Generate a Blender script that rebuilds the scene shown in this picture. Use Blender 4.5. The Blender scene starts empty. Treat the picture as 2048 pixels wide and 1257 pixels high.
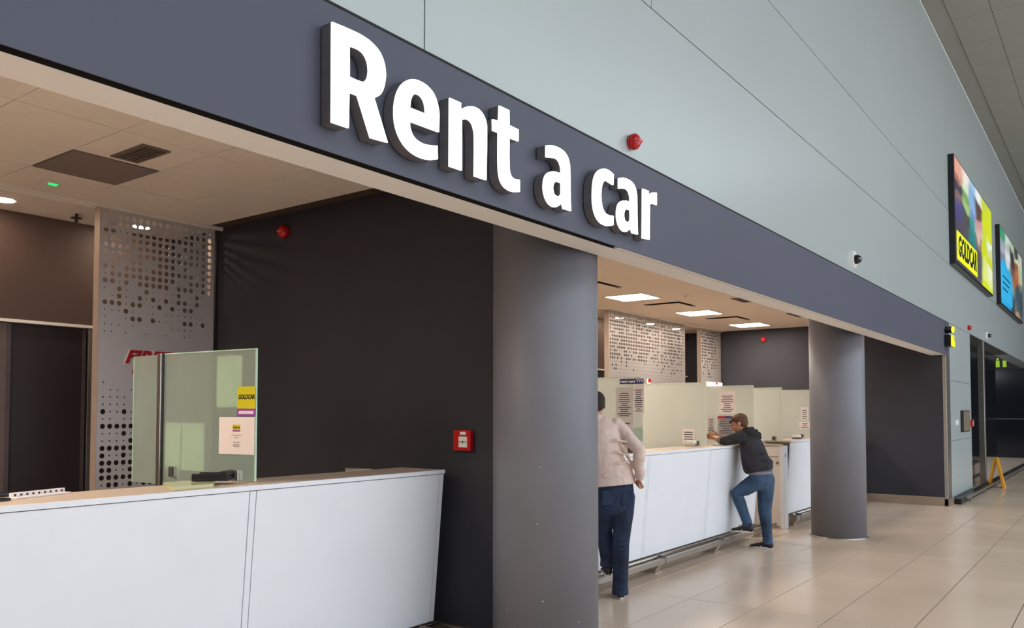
import bpy, bmesh, math, random
from mathutils import Vector, Matrix
random.seed(7)
SC = bpy.context.scene
COL = SC.collection

# ------------------------------------------------------------------ camera
def camera():
    yaw, pitch, roll = math.radians(53.3105), math.radians(2.1584), math.radians(0.0465)
    fw = Vector((math.sin(yaw)*math.cos(pitch), math.cos(yaw)*math.cos(pitch), math.sin(pitch)))
    rt = fw.cross(Vector((0, 0, 1))).normalized(); up = rt.cross(fw)
    r2 = rt*math.cos(roll)+up*math.sin(roll); u2 = -rt*math.sin(roll)+up*math.cos(roll)
    cd = bpy.data.cameras.new('camera'); co = bpy.data.objects.new('camera', cd); COL.objects.link(co)
    m = Matrix((r2, u2, -fw)).transposed().to_4x4(); m.translation = Vector((0, 0, 1.65))
    co.matrix_world = m
    cd.sensor_width = 36; cd.sensor_fit = 'HORIZONTAL'
    cd.lens = 1653.54/2048*36
    cd.shift_x = (1024-1012.27)/2048; cd.shift_y = (763.52-628.5)/2048
    cd.clip_start = .05; cd.clip_end = 300
    SC.camera = co
camera()

# ------------------------------------------------------------------ world, exposure, big lights
W = bpy.data.worlds.new('world'); SC.world = W; W.use_nodes = True
bgn = W.node_tree.nodes['Background']; bgn.inputs[0].default_value = (.84, .925, 1.0, 1); bgn.inputs[1].default_value = 3.0
SC.view_settings.view_transform = 'Standard'; SC.view_settings.look = 'None'
SC.view_settings.exposure = 0.0; SC.view_settings.gamma = 1
SC.view_settings.use_curve_mapping = False
try:
    SC.cycles.use_denoising = True; SC.cycles.max_bounces = 14; SC.cycles.diffuse_bounces = 7; SC.cycles.transparent_max_bounces = 16
except Exception: pass
WARM = (1.0, .80, .62)
def area(name, loc, size, power, color, rot=(0, 0, 0), sy=None):
    l = bpy.data.lights.new(name, 'AREA'); l.energy = power; l.color = color; l.size = size
    if sy: l.shape = 'RECTANGLE'; l.size_y = sy
    o = bpy.data.objects.new(name, l); COL.objects.link(o); o.location = loc; o.rotation_euler = rot
    return o

# ------------------------------------------------------------------ helpers
def lin(c):
    out = []
    for v in c[:3]:
        v /= 255.
        out.append(v/12.92 if v <= .04045 else ((v+.055)/1.055)**2.4)
    return tuple(out)
MATS = {}
def mat(name, rgb, rough=.5, metal=0., var=0., scale=8., bump=0., bscale=60., spec=.5, emit=None, estr=0., coat=0., stretch=None):
    if name in MATS: return MATS[name]
    m = bpy.data.materials.new(name); m.use_nodes = True; nt = m.node_tree
    b = nt.nodes['Principled BSDF']; c = lin(rgb)
    b.inputs['Base Color'].default_value = (*c, 1); b.inputs['Roughness'].default_value = rough
    b.inputs['Metallic'].default_value = metal; b.inputs['Specular IOR Level'].default_value = spec
    b.inputs['Coat Weight'].default_value = coat
    tc = nt.nodes.new('ShaderNodeTexCoord')
    src = tc.outputs['Object']
    if stretch:
        mp = nt.nodes.new('ShaderNodeMapping'); mp.inputs['Scale'].default_value = stretch
        nt.links.new(src, mp.inputs[0]); src = mp.outputs[0]
    if var > 0:
        n = nt.nodes.new('ShaderNodeTexNoise'); n.inputs['Scale'].default_value = scale; n.inputs['Detail'].default_value = 5
        nt.links.new(src, n.inputs['Vector'])
        r = nt.nodes.new('ShaderNodeValToRGB')
        r.color_ramp.elements[0].position = .3; r.color_ramp.elements[1].position = .7
        r.color_ramp.elements[0].color = (*[max(0, x*(1-var)) for x in c], 1)
        r.color_ramp.elements[1].color = (*[min(1, x*(1+var)) for x in c], 1)
        nt.links.new(n.outputs['Fac'], r.inputs[0]); nt.links.new(r.outputs[0], b.inputs['Base Color'])
    if bump > 0:
        n2 = nt.nodes.new('ShaderNodeTexNoise'); n2.inputs['Scale'].default_value = bscale; n2.inputs['Detail'].default_value = 3
        nt.links.new(src, n2.inputs['Vector'])
        bp = nt.nodes.new('ShaderNodeBump'); bp.inputs['Strength'].default_value = bump; bp.inputs['Distance'].default_value = .035 if bump >= .5 else .01
        nt.links.new(n2.outputs['Fac'], bp.inputs['Height']); nt.links.new(bp.outputs[0], b.inputs['Normal'])
    if emit:
        b.inputs['Emission Color'].default_value = (*lin(emit), 1); b.inputs['Emission Strength'].default_value = estr
    MATS[name] = m; return m
def glassy(name, rgb, opac, rough=.08):
    """frosted privacy pane: partly see-through, partly diffuse, glossy skin"""
    m = bpy.data.materials.new(name); m.use_nodes = True; nt = m.node_tree; nt.nodes.clear()
    out = nt.nodes.new('ShaderNodeOutputMaterial'); c = (*lin(rgb), 1)
    tr = nt.nodes.new('ShaderNodeBsdfTransparent'); tr.inputs[0].default_value = (.82, .88, .84, 1)
    df = nt.nodes.new('ShaderNodeBsdfDiffuse'); df.inputs[0].default_value = c
    tl = nt.nodes.new('ShaderNodeBsdfTranslucent'); tl.inputs[0].default_value = c
    ns = nt.nodes.new('ShaderNodeTexNoise'); ns.inputs['Scale'].default_value = 3
    gl = nt.nodes.new('ShaderNodeBsdfGlossy'); gl.inputs['Roughness'].default_value = rough; gl.inputs[0].default_value = (1, 1, 1, 1)
    m1 = nt.nodes.new('ShaderNodeMixShader'); m1.inputs[0].default_value = .45
    nt.links.new(df.outputs[0], m1.inputs[1]); nt.links.new(tl.outputs[0], m1.inputs[2])
    mr = nt.nodes.new('ShaderNodeMapRange'); mr.inputs[3].default_value = opac-.03; mr.inputs[4].default_value = opac+.03
    nt.links.new(ns.outputs['Fac'], mr.inputs[0])
    m2 = nt.nodes.new('ShaderNodeMixShader'); nt.links.new(mr.outputs[0], m2.inputs[0])
    nt.links.new(tr.outputs[0], m2.inputs[1]); nt.links.new(m1.outputs[0], m2.inputs[2])
    fr = nt.nodes.new('ShaderNodeFresnel'); fr.inputs[0].default_value = 1.45
    ge = nt.nodes.new('ShaderNodeNewGeometry'); sb = nt.nodes.new('ShaderNodeMath'); sb.operation = 'SUBTRACT'; sb.inputs[0].default_value = 1; nt.links.new(ge.outputs['Backfacing'], sb.inputs[1])
    mu = nt.nodes.new('ShaderNodeMath'); mu.operation = 'MULTIPLY'; nt.links.new(fr.outputs[0], mu.inputs[0]); nt.links.new(sb.outputs[0], mu.inputs[1])
    m3 = nt.nodes.new('ShaderNodeMixShader'); nt.links.new(mu.outputs[0], m3.inputs[0])
    nt.links.new(m2.outputs[0], m3.inputs[1]); nt.links.new(gl.outputs[0], m3.inputs[2])
    nt.links.new(m3.outputs[0], out.inputs[0]); MATS[name] = m; return m

ORG = {}
def root(o):
    return ORG.get(o.name, Vector((0, 0, 0)))
def link(name, bm, m, parent=None, smooth=False, mesh=None):
    """bm in world coordinates -> ONE object (relative to its parent's base point)"""
    if mesh is None:
        mesh = bpy.data.meshes.new(name)
        if parent is not None:
            bmesh.ops.translate(bm, verts=bm.verts, vec=-root(parent))
        bmesh.ops.recalc_face_normals(bm, faces=bm.faces) if smooth != 'keep' else None
        bm.to_mesh(mesh); bm.free()
    o = bpy.data.objects.new(name, mesh); COL.objects.link(o)
    if m is not None and not len(mesh.materials): mesh.materials.append(m)
    if smooth is True:
        for p in mesh.polygons: p.use_smooth = True
    if parent is not None: o.parent = parent; ORG[o.name] = root(parent)
    return o
def thing(name, loc, label, cat, group=None):
    o = bpy.data.objects.new(name, None); COL.objects.link(o); o.location = loc; o.empty_display_size = .1
    ORG[o.name] = Vector(loc); o['label'] = label; o['category'] = cat
    if group: o['group'] = group
    return o
def tag(o, label, cat, group=None):
    o['label'] = label; o['category'] = cat
    if group: o['group'] = group
    return o
def struct(o): o['kind'] = 'structure'; return o
def sroot(name):
    o = bpy.data.objects.new(name, None); COL.objects.link(o); o['kind'] = 'structure'; ORG[o.name] = Vector((0, 0, 0)); return o
def abox(bm, x0, x1, y0, y1, z0, z1, bevel=0):
    r = bmesh.ops.create_cube(bm, size=1); vs = r['verts']
    for v in vs:
        v.co = Vector(((x0+x1)/2+v.co.x*(x1-x0), (y0+y1)/2+v.co.y*(y1-y0), (z0+z1)/2+v.co.z*(z1-z0)))
    if bevel:
        es = list({e for v in vs for e in v.link_edges})
        bmesh.ops.bevel(bm, geom=es, offset=bevel, segments=2, affect='EDGES', profile=.5)
    return bm
def box(name, b, m, parent=None, bevel=0):
    bm = bmesh.new(); abox(bm, *b, bevel); return link(name, bm, m, parent)
def prism(name, pts, axis, a0, a1, m, parent=None):
    """pts: polygon in the two other axes, extruded along axis from a0 to a1"""
    bm = bmesh.new()
    def P(p, a): return {'x': (a, p[0], p[1]), 'y': (p[0], a, p[1]), 'z': (p[0], p[1], a)}[axis]
    v0 = [bm.verts.new(P(p, a0)) for p in pts]; v1 = [bm.verts.new(P(p, a1)) for p in pts]
    n = len(pts); bm.faces.new(v0); bm.faces.new(v1[::-1])
    for i in range(n): bm.faces.new((v0[i], v1[i], v1[(i+1) % n], v0[(i+1) % n]))
    return link(name, bm, m, parent)
def ring_axes(t, side):
    t = t.normalized(); u = side - t*side.dot(t)
    if u.length < 1e-4: u = t.orthogonal()
    u.normalize(); return u, t.cross(u)
def tube(bm, pts, seg=12, side=Vector((1, 0, 0)), caps=True, f0=False, f1=False):
    """pts: list of (Vector, ru, rv); rounded ends"""
    pts = [(Vector(p[0]), p[1], p[2] if len(p) > 2 else p[1]) for p in pts]
    rings = []
    n = len(pts)
    for i, (p, ru, rv) in enumerate(pts):
        t = (pts[min(i+1, n-1)][0]-pts[max(i-1, 0)][0])
        u, v = ring_axes(t, side); tn = t.normalized()
        def ring(c, k):
            return [bm.verts.new(c+u*math.cos(a)*ru*k+v*math.sin(a)*rv*k) for a in [2*math.pi*j/seg for j in range(seg)]]
        e = min(ru, rv)
        if i == 0 and caps and not f0: rings.append(ring(p-tn*e*.75, .45)); rings.append(ring(p-tn*e*.4, .85))
        rings.append(ring(p, 1))
        if i == n-1 and caps and not f1: rings.append(ring(p+tn*e*.4, .85)); rings.append(ring(p+tn*e*.75, .45))
    for a, b in zip(rings, rings[1:]):
        for j in range(seg): bm.faces.new((a[j], a[(j+1) % seg], b[(j+1) % seg], b[j]))
    bm.faces.new(rings[0][::-1]); bm.faces.new(rings[-1])
def rod(name, p0, p1, r, m, parent=None, seg=16):
    bm = bmesh.new(); tube(bm, [(p0, r), (p1, r)], seg, caps=False, side=Vector((0, 0, 1)) if abs((Vector(p1)-Vector(p0)).normalized().z) < .9 else Vector((1, 0, 0)))
    o = link(name, bm, m, parent)
    for p in o.data.polygons: p.use_smooth = len(p.vertices) == 4
    return o
def ell(bm, c, r, ax, sub=3):
    M = Matrix((ax[0]*r[0], ax[1]*r[1], ax[2]*r[2])).transposed().to_4x4(); M.translation = Vector(c)
    bmesh.ops.create_icosphere(bm, subdivisions=sub, radius=1, matrix=M)
def remesh(bm, voxel, smooth=4):
    me = bpy.data.meshes.new('tmp'); bmesh.ops.recalc_face_normals(bm, faces=bm.faces); bm.to_mesh(me); bm.free()
    o = bpy.data.objects.new('tmp', me); COL.objects.link(o)
    r = o.modifiers.new('r', 'REMESH'); r.mode = 'VOXEL'; r.voxel_size = voxel
    if smooth:
        s = o.modifiers.new('s', 'SMOOTH'); s.iterations = smooth; s.factor = .5
    dg = bpy.context.evaluated_depsgraph_get(); dg.update()
    me2 = bpy.data.meshes.new_from_object(o.evaluated_get(dg)); bpy.data.objects.remove(o); bpy.data.meshes.remove(me)
    b2 = bmesh.new(); b2.from_mesh(me2); bpy.data.meshes.remove(me2); return b2
def text(name, body, size, org, xa, ya, m, parent=None, bold=0., ext=.001, shear=0., width=None, align='LEFT'):
    cu = bpy.data.curves.new('t', 'FONT'); cu.body = body; cu.size = size; cu.extrude = ext; cu.offset = bold; cu.shear = shear
    cu.align_x = align; cu.resolution_u = 3
    o = bpy.data.objects.new('t', cu); COL.objects.link(o)
    dg = bpy.context.evaluated_depsgraph_get(); dg.update()
    me = bpy.data.meshes.new_from_object(o.evaluated_get(dg)); bpy.data.objects.remove(o)
    bm = bmesh.new(); bm.from_mesh(me); bpy.data.meshes.remove(me)
    xa = Vector(xa).normalized(); ya = Vector(ya).normalized(); za = xa.cross(ya)
    k = 1.
    if width and len(bm.verts):
        w = max(v.co.x for v in bm.verts)-min(v.co.x for v in bm.verts); k = width/w
    for v in bm.verts: v.co = Vector(org)+xa*v.co.x*k+ya*v.co.y+za*v.co.z
    return link(name, bm, m, parent, smooth='keep')
def curve_shape(loops, ext, bold=0., fill='BOTH'):
    cu = bpy.data.curves.new('c', 'CURVE'); cu.dimensions = '2D'; cu.fill_mode = fill; cu.extrude = ext; cu.offset = bold; cu.resolution_u = 5
    for lp in loops:
        sp = cu.splines.new('BEZIER'); sp.bezier_points.add(len(lp)-1); sp.use_cyclic_u = True; n = len(lp)
        for i, (x, z, s) in enumerate(lp):
            b = sp.bezier_points[i]; b.co = (x, z, 0)
            P = Vector((x, z, 0)); A = Vector((*lp[i-1][:2], 0)); B = Vector((*lp[(i+1) % n][:2], 0))
            b.handle_left_type = b.handle_right_type = 'FREE'
            if s:
                t = (B-A).normalized(); b.handle_left = P-t*(P-A).length*.36; b.handle_right = P+t*(B-P).length*.36
            else:
                b.handle_left = P+(A-P)*.05; b.handle_right = P+(B-P)*.05
                # leave straight runs straight, ease into curves
                if lp[i-1][2]: b.handle_left = P+(A-P)*.33
                if lp[(i+1) % n][2]: b.handle_right = P+(B-P)*.33
    o = bpy.data.objects.new('c', cu); COL.objects.link(o)
    dg = bpy.context.evaluated_depsgraph_get(); dg.update()
    me = bpy.data.meshes.new_from_object(o.evaluated_get(dg)); bpy.data.objects.remove(o)
    bm = bmesh.new(); bm.from_mesh(me); bpy.data.meshes.remove(me); return bm
# ------------------------------------------------------------------ materials
M_panelwall = mat('white_glass_panel', (173, 181, 181), .28, var=.02, scale=.6, spec=.5)
M_joint = mat('panel_joint', (90, 98, 100), .7, var=.05)
M_fascia = mat('anthracite_fascia', (84, 86, 99), .5, var=.03, scale=.7, spec=.25)
M_slot = mat('dark_slot', (34, 30, 28), .8, var=.1)
M_soffit = mat('beige_soffit', (240, 236, 230), .6, var=.02, scale=2)
M_ceil1 = mat('ceiling_board', (228, 222, 214), .9, var=.03, scale=40, bump=.05, bscale=400)
M_ceilgap = mat('ceiling_gap', (70, 58, 50), .9, var=.05)
M_dark = mat('aubergine_wall_paint', (56, 56, 62), .62, var=.10, scale=1.2, bump=.03, bscale=300, spec=.2)
M_brown = mat('dark_brown_board', (84, 66, 58), .55, var=.08, scale=1.5)
M_doorp = mat('black_brown_door', (40, 33, 36), .5, var=.15, scale=30, stretch=(6, 6, .3))
M_col = mat('grey_column_paint', (120, 121, 129), .5, var=.05, scale=2.5, bump=.03, bscale=200)
M_steel = mat('brushed_steel', (190, 184, 176), .32, 1., var=.06, scale=30, stretch=(.2, .2, 20))
M_steelw = mat('steel_skirting', (176, 158, 138), .38, .7, var=.06, scale=6)
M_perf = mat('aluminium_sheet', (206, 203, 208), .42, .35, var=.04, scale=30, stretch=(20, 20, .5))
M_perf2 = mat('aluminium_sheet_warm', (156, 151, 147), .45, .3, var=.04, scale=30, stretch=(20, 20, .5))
M_brk = mat('bracket_steel', (186, 172, 156), .45, .3, var=.05)
M_perfside = mat('sheet_return', (190, 172, 158), .5, .3, var=.03)
M_white = mat('white_laminate', (236, 238, 244), .35, var=.015, scale=3, bump=.02, bscale=500)
M_whitegap = mat('laminate_gap', (96, 98, 106), .8, var=.05)
M_top = mat('worktop_beige', (206, 186, 166), .4, var=.05, scale=40, stretch=(1, 12, 12))
M_plinth = mat('plinth_brown', (150, 134, 122), .5, .2, var=.05)
M_tile = None
M_grout = mat('grout', (100, 86, 74), .8, var=.08)
M_black = mat('black_plastic', (26, 26, 29), .35, var=.15)
M_red = mat('red_plastic', (190, 12, 22), .25, var=.08, coat=.3)
M_whitep = mat('white_plastic', (228, 226, 220), .4, var=.02)
M_paper = mat('paper', (232, 222, 218), .7, var=.02, scale=4)
M_ink = mat('grey_ink', (70, 68, 70), .8, var=.05)
M_yellow = mat('yellow_print', (206, 196, 12), .5, var=.02)
M_purple = mat('purple_print', (150, 60, 165), .5, var=.02)
M_blue = mat('navy_print', (32, 38, 110), .5, var=.02)
M_lit = mat('white_lit_face', (255, 255, 255), .4, var=.005, emit=(255, 255, 255), estr=2.2)
M_ret = mat('letter_return_metal', (128, 125, 126), .35, .45, var=.1, scale=14)
M_lamp = mat('lamp_panel', (255, 250, 240), .4, var=.005, emit=(255, 238, 222), estr=55.)
M_lamp1 = mat('lamp_panel_near', (255, 250, 240), .4, var=.005, emit=(255, 236, 218), estr=95.)
M_down = mat('downlight_lens', (255, 250, 240), .4, var=.005, emit=(255, 232, 208), estr=80.)
M_green = mat('green_led', (20, 200, 90), .4, var=.01, emit=(30, 220, 110), estr=1.2)
M_ysign = mat('yellow_sign_lit', (235, 235, 20), .4, var=.01, emit=(236, 236, 10), estr=.75)
M_gsign = mat('sign_symbol_lit', (150, 190, 40), .4, var=.01, emit=(140, 175, 40), estr=.55)
M_pane = glassy('frosted_pane', (232, 234, 226), .74)
M_pane_n = glassy('frosted_pane_grey', (216, 232, 222), .38)
M_edgew = mat('pane_edge_warm', (222, 224, 206), .2, var=.02)
M_edge = mat('pane_edge', (188, 222, 200), .2, var=.02)
M_acry = mat('acrylic_green', (196, 196, 150), .15, var=.02)
M_orange = mat('yellow_orange_plastic', (232, 160, 30), .4, var=.05)
M_greyr = mat('grey_render', (120, 122, 124), .8, var=.04)
M_darkglass = mat('dark_glass', (14, 16, 22), .1, var=.1, scale=.5)
M_skin = mat('skin', (196, 140, 112), .5, var=.08, scale=9, bump=.05, bscale=80)
M_hairb = mat('dark_brown_hair', (48, 34, 27), .6, var=.35, scale=60, bump=.5, bscale=140)
M_hairm = mat('brown_hair', (104, 70, 46), .6, var=.3, scale=60, bump=.5, bscale=140)
M_shirt = mat('pale_pink_cotton', (228, 203, 192), .85, var=.05, scale=6, bump=.9, bscale=7)
M_jeand = mat('dark_denim', (32, 46, 72), .85, var=.5, scale=4, bump=.9, bscale=9)
M_jeanb = mat('mid_blue_denim', (56, 80, 108), .85, var=.5, scale=4.5, bump=.9, bscale=9)
M_hood = mat('charcoal_fleece', (44, 43, 48), .9, var=.15, scale=6, bump=.9, bscale=7)
M_greyt = mat('grey_jersey', (130, 124, 130), .9, var=.08, bump=.3, bscale=20)
M_shoe = mat('dark_brown_shoe', (40, 28, 30), .6, var=.15)
M_sole = mat('white_sole', (222, 214, 206), .6, var=.05)
M_camd = mat('camera_dark', (20, 20, 24), .15, var=.1)
def tile_material():
    m = bpy.data.materials.new('floor_tile'); m.use_nodes = True; nt = m.node_tree; b = nt.nodes['Principled BSDF']
    g = nt.nodes.new('ShaderNodeNewGeometry')
    n1 = nt.nodes.new('ShaderNodeTexNoise'); n1.inputs['Scale'].default_value = .9; n1.inputs['Detail'].default_value = 2
    n2 = nt.nodes.new('ShaderNodeTexNoise'); n2.inputs['Scale'].default_value = 90; n2.inputs['Detail'].default_value = 3
    for n in (n1, n2): nt.links.new(g.outputs['Position'], n.inputs['Vector'])
    r = nt.nodes.new('ShaderNodeValToRGB'); r.color_ramp.elements[0].position = .2; r.color_ramp.elements[1].position = .8
    r.color_ramp.elements[0].color = (*lin((212, 191, 170)), 1); r.color_ramp.elements[1].color = (*lin((224, 203, 183)), 1)
    nt.links.new(n1.outputs['Fac'], r.inputs[0]); nt.links.new(r.outputs[0], b.inputs['Base Color'])
    rr = nt.nodes.new('ShaderNodeMapRange'); rr.inputs[3].default_value = .17; rr.inputs[4].default_value = .25
    nt.links.new(n1.outputs['Fac'], rr.inputs[0]); nt.links.new(rr.outputs[0], b.inputs['Roughness'])
    b.inputs['Specular IOR Level'].default_value = .42
    return m
M_tile = tile_material()
# ------------------------------------------------------------------ floor
fl = sroot('floor')
box('floor_base', (-8, 46, -16, 9, -.12, -.004), M_grout, fl)
def tile_mesh(w, d, h, bev):
    bm = bmesh.new(); abox(bm, -w/2, w/2, -d/2, d/2, -h, 0)
    top = [e for e in bm.edges if all(v.co.z > -1e-5 for v in e.verts)]
    bmesh.ops.bevel(bm, geom=top, offset=bev, segments=1, affect='EDGES')
    me = bpy.data.meshes.new('tile'); bm.to_mesh(me); bm.free(); return me
tm = tile_mesh(1.193, .593, .02, .0025); tm.materials.append(M_tile)
rest = bmesh.new()
for i in range(-12, 34):
    for j in range(-28, 14):
        cx = 5.71+1.2*i+.6; cy = .72+.6*j+.3
        near = 4.5 < cx < 16.2 and (cy > -.9 or cx > 7) and cy > -3 and cy < 4.5 and (cx*.6-2.3 < 9)
        # keep only tiles the view cone covers as single pieces
        bearing = math.degrees(math.atan2(cx, cy))
        near = near and 50 < bearing < 92
        if near:
            o = link('tile', None, None, fl, mesh=tm); o.location = (cx, cy, random.uniform(-.0004, .0004))
        else:
            if cy > 6.6 and cx < 3: continue
            abox(rest, cx-.5965, cx+.5965, cy-.2965, cy+.2965, -.02, 0)
o = link('tile_field', rest, M_tile, fl); o['kind'] = 'stuff'

# ------------------------------------------------------------------ upper hall wall (front plane y=2.5)
wf = sroot('wall_front')
box('wall_core', (-8, 16.85, 2.512, 2.74, 3.288, 8.4), M_joint, wf)
box('wall_core', (16.85, 46, 2.512, 2.9, 3.288, 8.4), M_joint, wf)
def wpanel(x0, x1, z0, z1):
    g = .004
    box('wall_panel', (x0+g, x1-g, 2.5, 2.514, z0+g, z1-g), M_panelwall, wf, .0015)
for x0, x1 in ((-8, 2.734), (2.734, 16.85), (16.85, 30), (30, 46)): wpanel(x0, x1, 3.288, 4.39)
for x0, x1 in ((-8, 5), (5, 16.85), (16.85, 30), (30, 46)): wpanel(x0, x1, 4.39, 5.40); wpanel(x0, x1, 5.40, 8.38)
# lower wall past the shop front
for z0, z1 in ((.12, 1.142), (1.142, 2.243), (2.243, 3.288)): wpanel(16.86, 19.4, z0, z1)
box('wall_core', (16.86, 19.4, 2.514, 2.8, 0, 3.288), M_joint, wf)
# hall ceiling with its square-edged boards
hc = sroot('ceiling')
box('ceiling_base', (-8, 46, -3, 2.5, 8.385, 8.5), M_joint, hc); box('ceiling_base', (-8, 46, -16, -10, 8.385, 8.5), M_joint, hc); box('ceiling_base', (24.2, 46, -10, -3, 8.385, 8.5), M_joint, hc)  # gap left for the added skylight, shut at its far end
M_hceil = mat('hall_ceiling_board', (150, 150, 144), .85, var=.03, scale=1.5)
cm = tile_mesh(1.192, .592, .015, .002); cm.materials.append(M_hceil)
hrest = bmesh.new()
for i in range(-12, 20):
    for j in range(-30, 1):
        cx = 18.1+1.2*i+.6; cy = 2.2+.6*j-.3 if j < 1 else 0
        if 14 < cx < 30 and cy > -.6:
            o = link('ceiling_board', None, None, hc, mesh=cm); o.location = (cx, cy, 8.371)
        elif -15.9 < cy < -10.3 or -2.7 < cy or (cx > 24.8 and cy > -16):
            abox(hrest, cx-.596, cx+.596, cy-.296, cy+.296, 8.371, 8.386)
abox(hrest, -8, 46, 2.206, 2.497, 8.371, 8.386)
o = link('ceiling_field', hrest, M_hceil, hc); o['kind'] = 'stuff'

# ------------------------------------------------------------------ fascia beam over the shop front
fa = sroot('trim_1')
box('fascia_board', (-8, 16.80, 2.5, 2.506, 2.683, 3.284), M_fascia, fa, .002)
box('beam_core', (-8, 16.45, 2.557, 2.74, 2.6865, 3.30), M_slot, fa)
box('soffit_board', (-8, 4.50, 2.556, 2.743, 2.683, 2.686), M_soffit, fa, .002)
for a, b in ((4.506, 10.4), (10.406, 16.44)): box('soffit_board', (a, b, 2.553, 2.743, 2.683, 2.686), M_soffit, fa, .002)
box('gap_filler', (4.56, 16.44, 2.506, 2.551, 2.686, 2.70), M_soffit, fa)
box('joint_strip', (-8, 16.8, 2.497, 2.50, 3.282, 3.292), M_slot, fa)

# ------------------------------------------------------------------ rooms behind
ce = sroot('ceiling.001')
box('ceiling_base', (-8, 4.5, 2.745, 7.5, 3.352, 3.5), M_ceilgap, ce)
for i in range(-8, 5):
    x0 = 1.35+.6*i; x1 = min(x0+.6, 4.5)
    if x1-x0 < .05: continue
    for y0, y1 in ((2.745, 3.57), (3.57, 4.77), (4.77, 5.97), (5.97, 6.60)):
        if abs(x0-2.55) < .01 and y0 == 4.77: y1 = 5.37
        box('ceiling_board', (x0+.003, x1-.003, y0+.003, y1-.003, 3.34, 3.353), M_ceil1, ce)
M_grey_p = mat('grey_mesh_panel', (128, 116, 112), .7, var=.05, scale=200)
box('access_panel', (2.56, 3.14, 5.38, 5.96, 3.335, 3.352), M_grey_p, ce)
for i in range(-4, 4):
    box('ceiling_board', (.9+1.2*i+.003, min(.9+1.2*i+1.2, 4.5)-.003, 6.71, 7.44, 3.34, 3.353), M_ceil1, ce)
box('cover_strip', (-8, 4.5, 6.603, 6.625, 3.32, 3.35), M_soffit, ce); box('cover_strip', (-8, 3.36, 6.67, 6.70, 3.318, 3.35), M_soffit, ce)
box('cover_strip', (-8, 4.5, 6.625, 6.67, 3.335, 3.35), M_soffit, ce)
c2 = sroot('ceiling.002')
M_ceil2 = mat('ceiling_plaster', (222, 208, 192), .9, var=.015, scale=2)
box('ceiling_sheet', (4.62, 16.45, 2.745, 6.62, 3.34, 3.5), M_ceil2, c2)
box('ceiling_sheet', (4.62, 16.45, 6.70, 7.5, 3.34, 3.5), M_ceil2, c2)
box('cover_strip', (4.62, 16.45, 6.62, 6.70, 3.325, 3.5), M_soffit, c2)

w1 = struct(box('wall_right', (4.5, 4.62, 3.0, 7.5, 0, 3.5), M_dark))
w2 = sroot('wall_right.001')
box('wall_face', (16.45, 16.85, 2.56, 7.5, 0, 3.5), M_dark, w2)
box('corner_cladding', (16.45, 16.85, 2.502, 2.558, .12, 2.682), M_steel, w2, .004)
sk = struct(box('baseboard_right', (16.425, 16.449, 2.56, 6.6, 0, .155), M_steelw)); 
box('baseboard_return', (16.425, 16.86, 2.47, 2.5, 0, .12), M_steelw, sk)
struct(box('baseboard_right.001', (4.47, 4.499, 3.5, 6.6, 0, .155), M_steelw))
wb = sroot('wall_back')
box('upper_board', (-8, 4.5, 7.44, 7.5, 2.43, 3.5), M_brown, wb)
box('upper_board', (4.62, 16.45, 7.44, 7.5, 2.43, 3.5), M_brown, wb)
box('shadow_recess', (-8, 4.5, 7.52, 7.6, 0, 2.43), M_slot, wb); box('shadow_recess', (4.62, 16.45, 7.52, 7.6, 0, 2.43), M_slot, wb)
for a, b in ((-8, 4.5), (4.62, 16.45)): box('ledge_trim', (a, b, 7.42, 7.50, 2.405, 2.43), M_soffit, wb)
# sliding back-office doors
def door(i, x0, x1, m, y=7.47):
    d = sroot('door_%d' % i)
    box('door_leaf', (x0, x1, y, y+.04, 0, 2.40), m, d, .003)
    box('door_stile', (x1-.03, x1, y-.008, y+.0, 0, 2.40), mat('door_stile_grey', (74, 66, 70), .45, var=.1), d)
    return d
door(1, 1.0, 3.06, mat('grey_brown_door', (96, 84, 82), .5, var=.05), 7.455); d2 = door(2, 3.07, 3.69, M_doorp, 7.47)
box('door_pull', (3.70, 3.735, 7.44, 7.47, 0, 2.40), M_steel, d2, .004)
for k, (a, b) in enumerate(((4.7, 8.0), (8.02, 11.3), (11.32, 14.9), (14.92, 16.4))): door(3+k, a, b, M_doorp)
struct(box('wall_left', (-8.1, -8, 2.5, 7.6, 0, 3.5), M_dark))

# shop-front end: doorway recess, steel post, dark lobby beyond
rc = sroot('wall_back.001')
box('dark_glazing', (19.4, 27, 2.86, 2.90, .5, 3.9), M_darkglass, rc)
box('recess_side', (19.4, 19.45, 2.52, 2.86, 0, 3.288), M_slot, rc)
box('kick_board', (19.5, 23, 2.75, 2.84, .23, .47), M_steelw, rc, .004); box('kick_board', (19.5, 23, 2.75, 2.84, 0, .15), M_steelw, rc, .004)
box('kick_recess', (19.45, 23, 2.80, 2.86, 0, .5), M_slot, rc)
tr2 = struct(box('trim_2', (21.46, 21.66, 2.5, 2.62, 0, 3.288), M_steel, None, .006))
lb = sroot('wall_back.002')
box('lobby_glazing', (35.8, 36.2, -9, 8, 0, 3.75), M_darkglass, lb)
box('lobby_bulkhead', (35.9, 36.3, 2.9, 8, 3.75, 8.4), M_greyr, lb)
box('lobby_ceiling', (21.7, 36, 2.9, 8, 3.9, 4.0), M_greyr, lb)
for y in (3.9, 2.7, 1.5): box('glazing_joint', (35.79, 35.80, y, y+.02, 0, 3.3), M_slot, lb)
box('glazing_rail', (35.78, 35.80, -9, 8, 1.42, 1.44), M_joint, lb)
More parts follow.
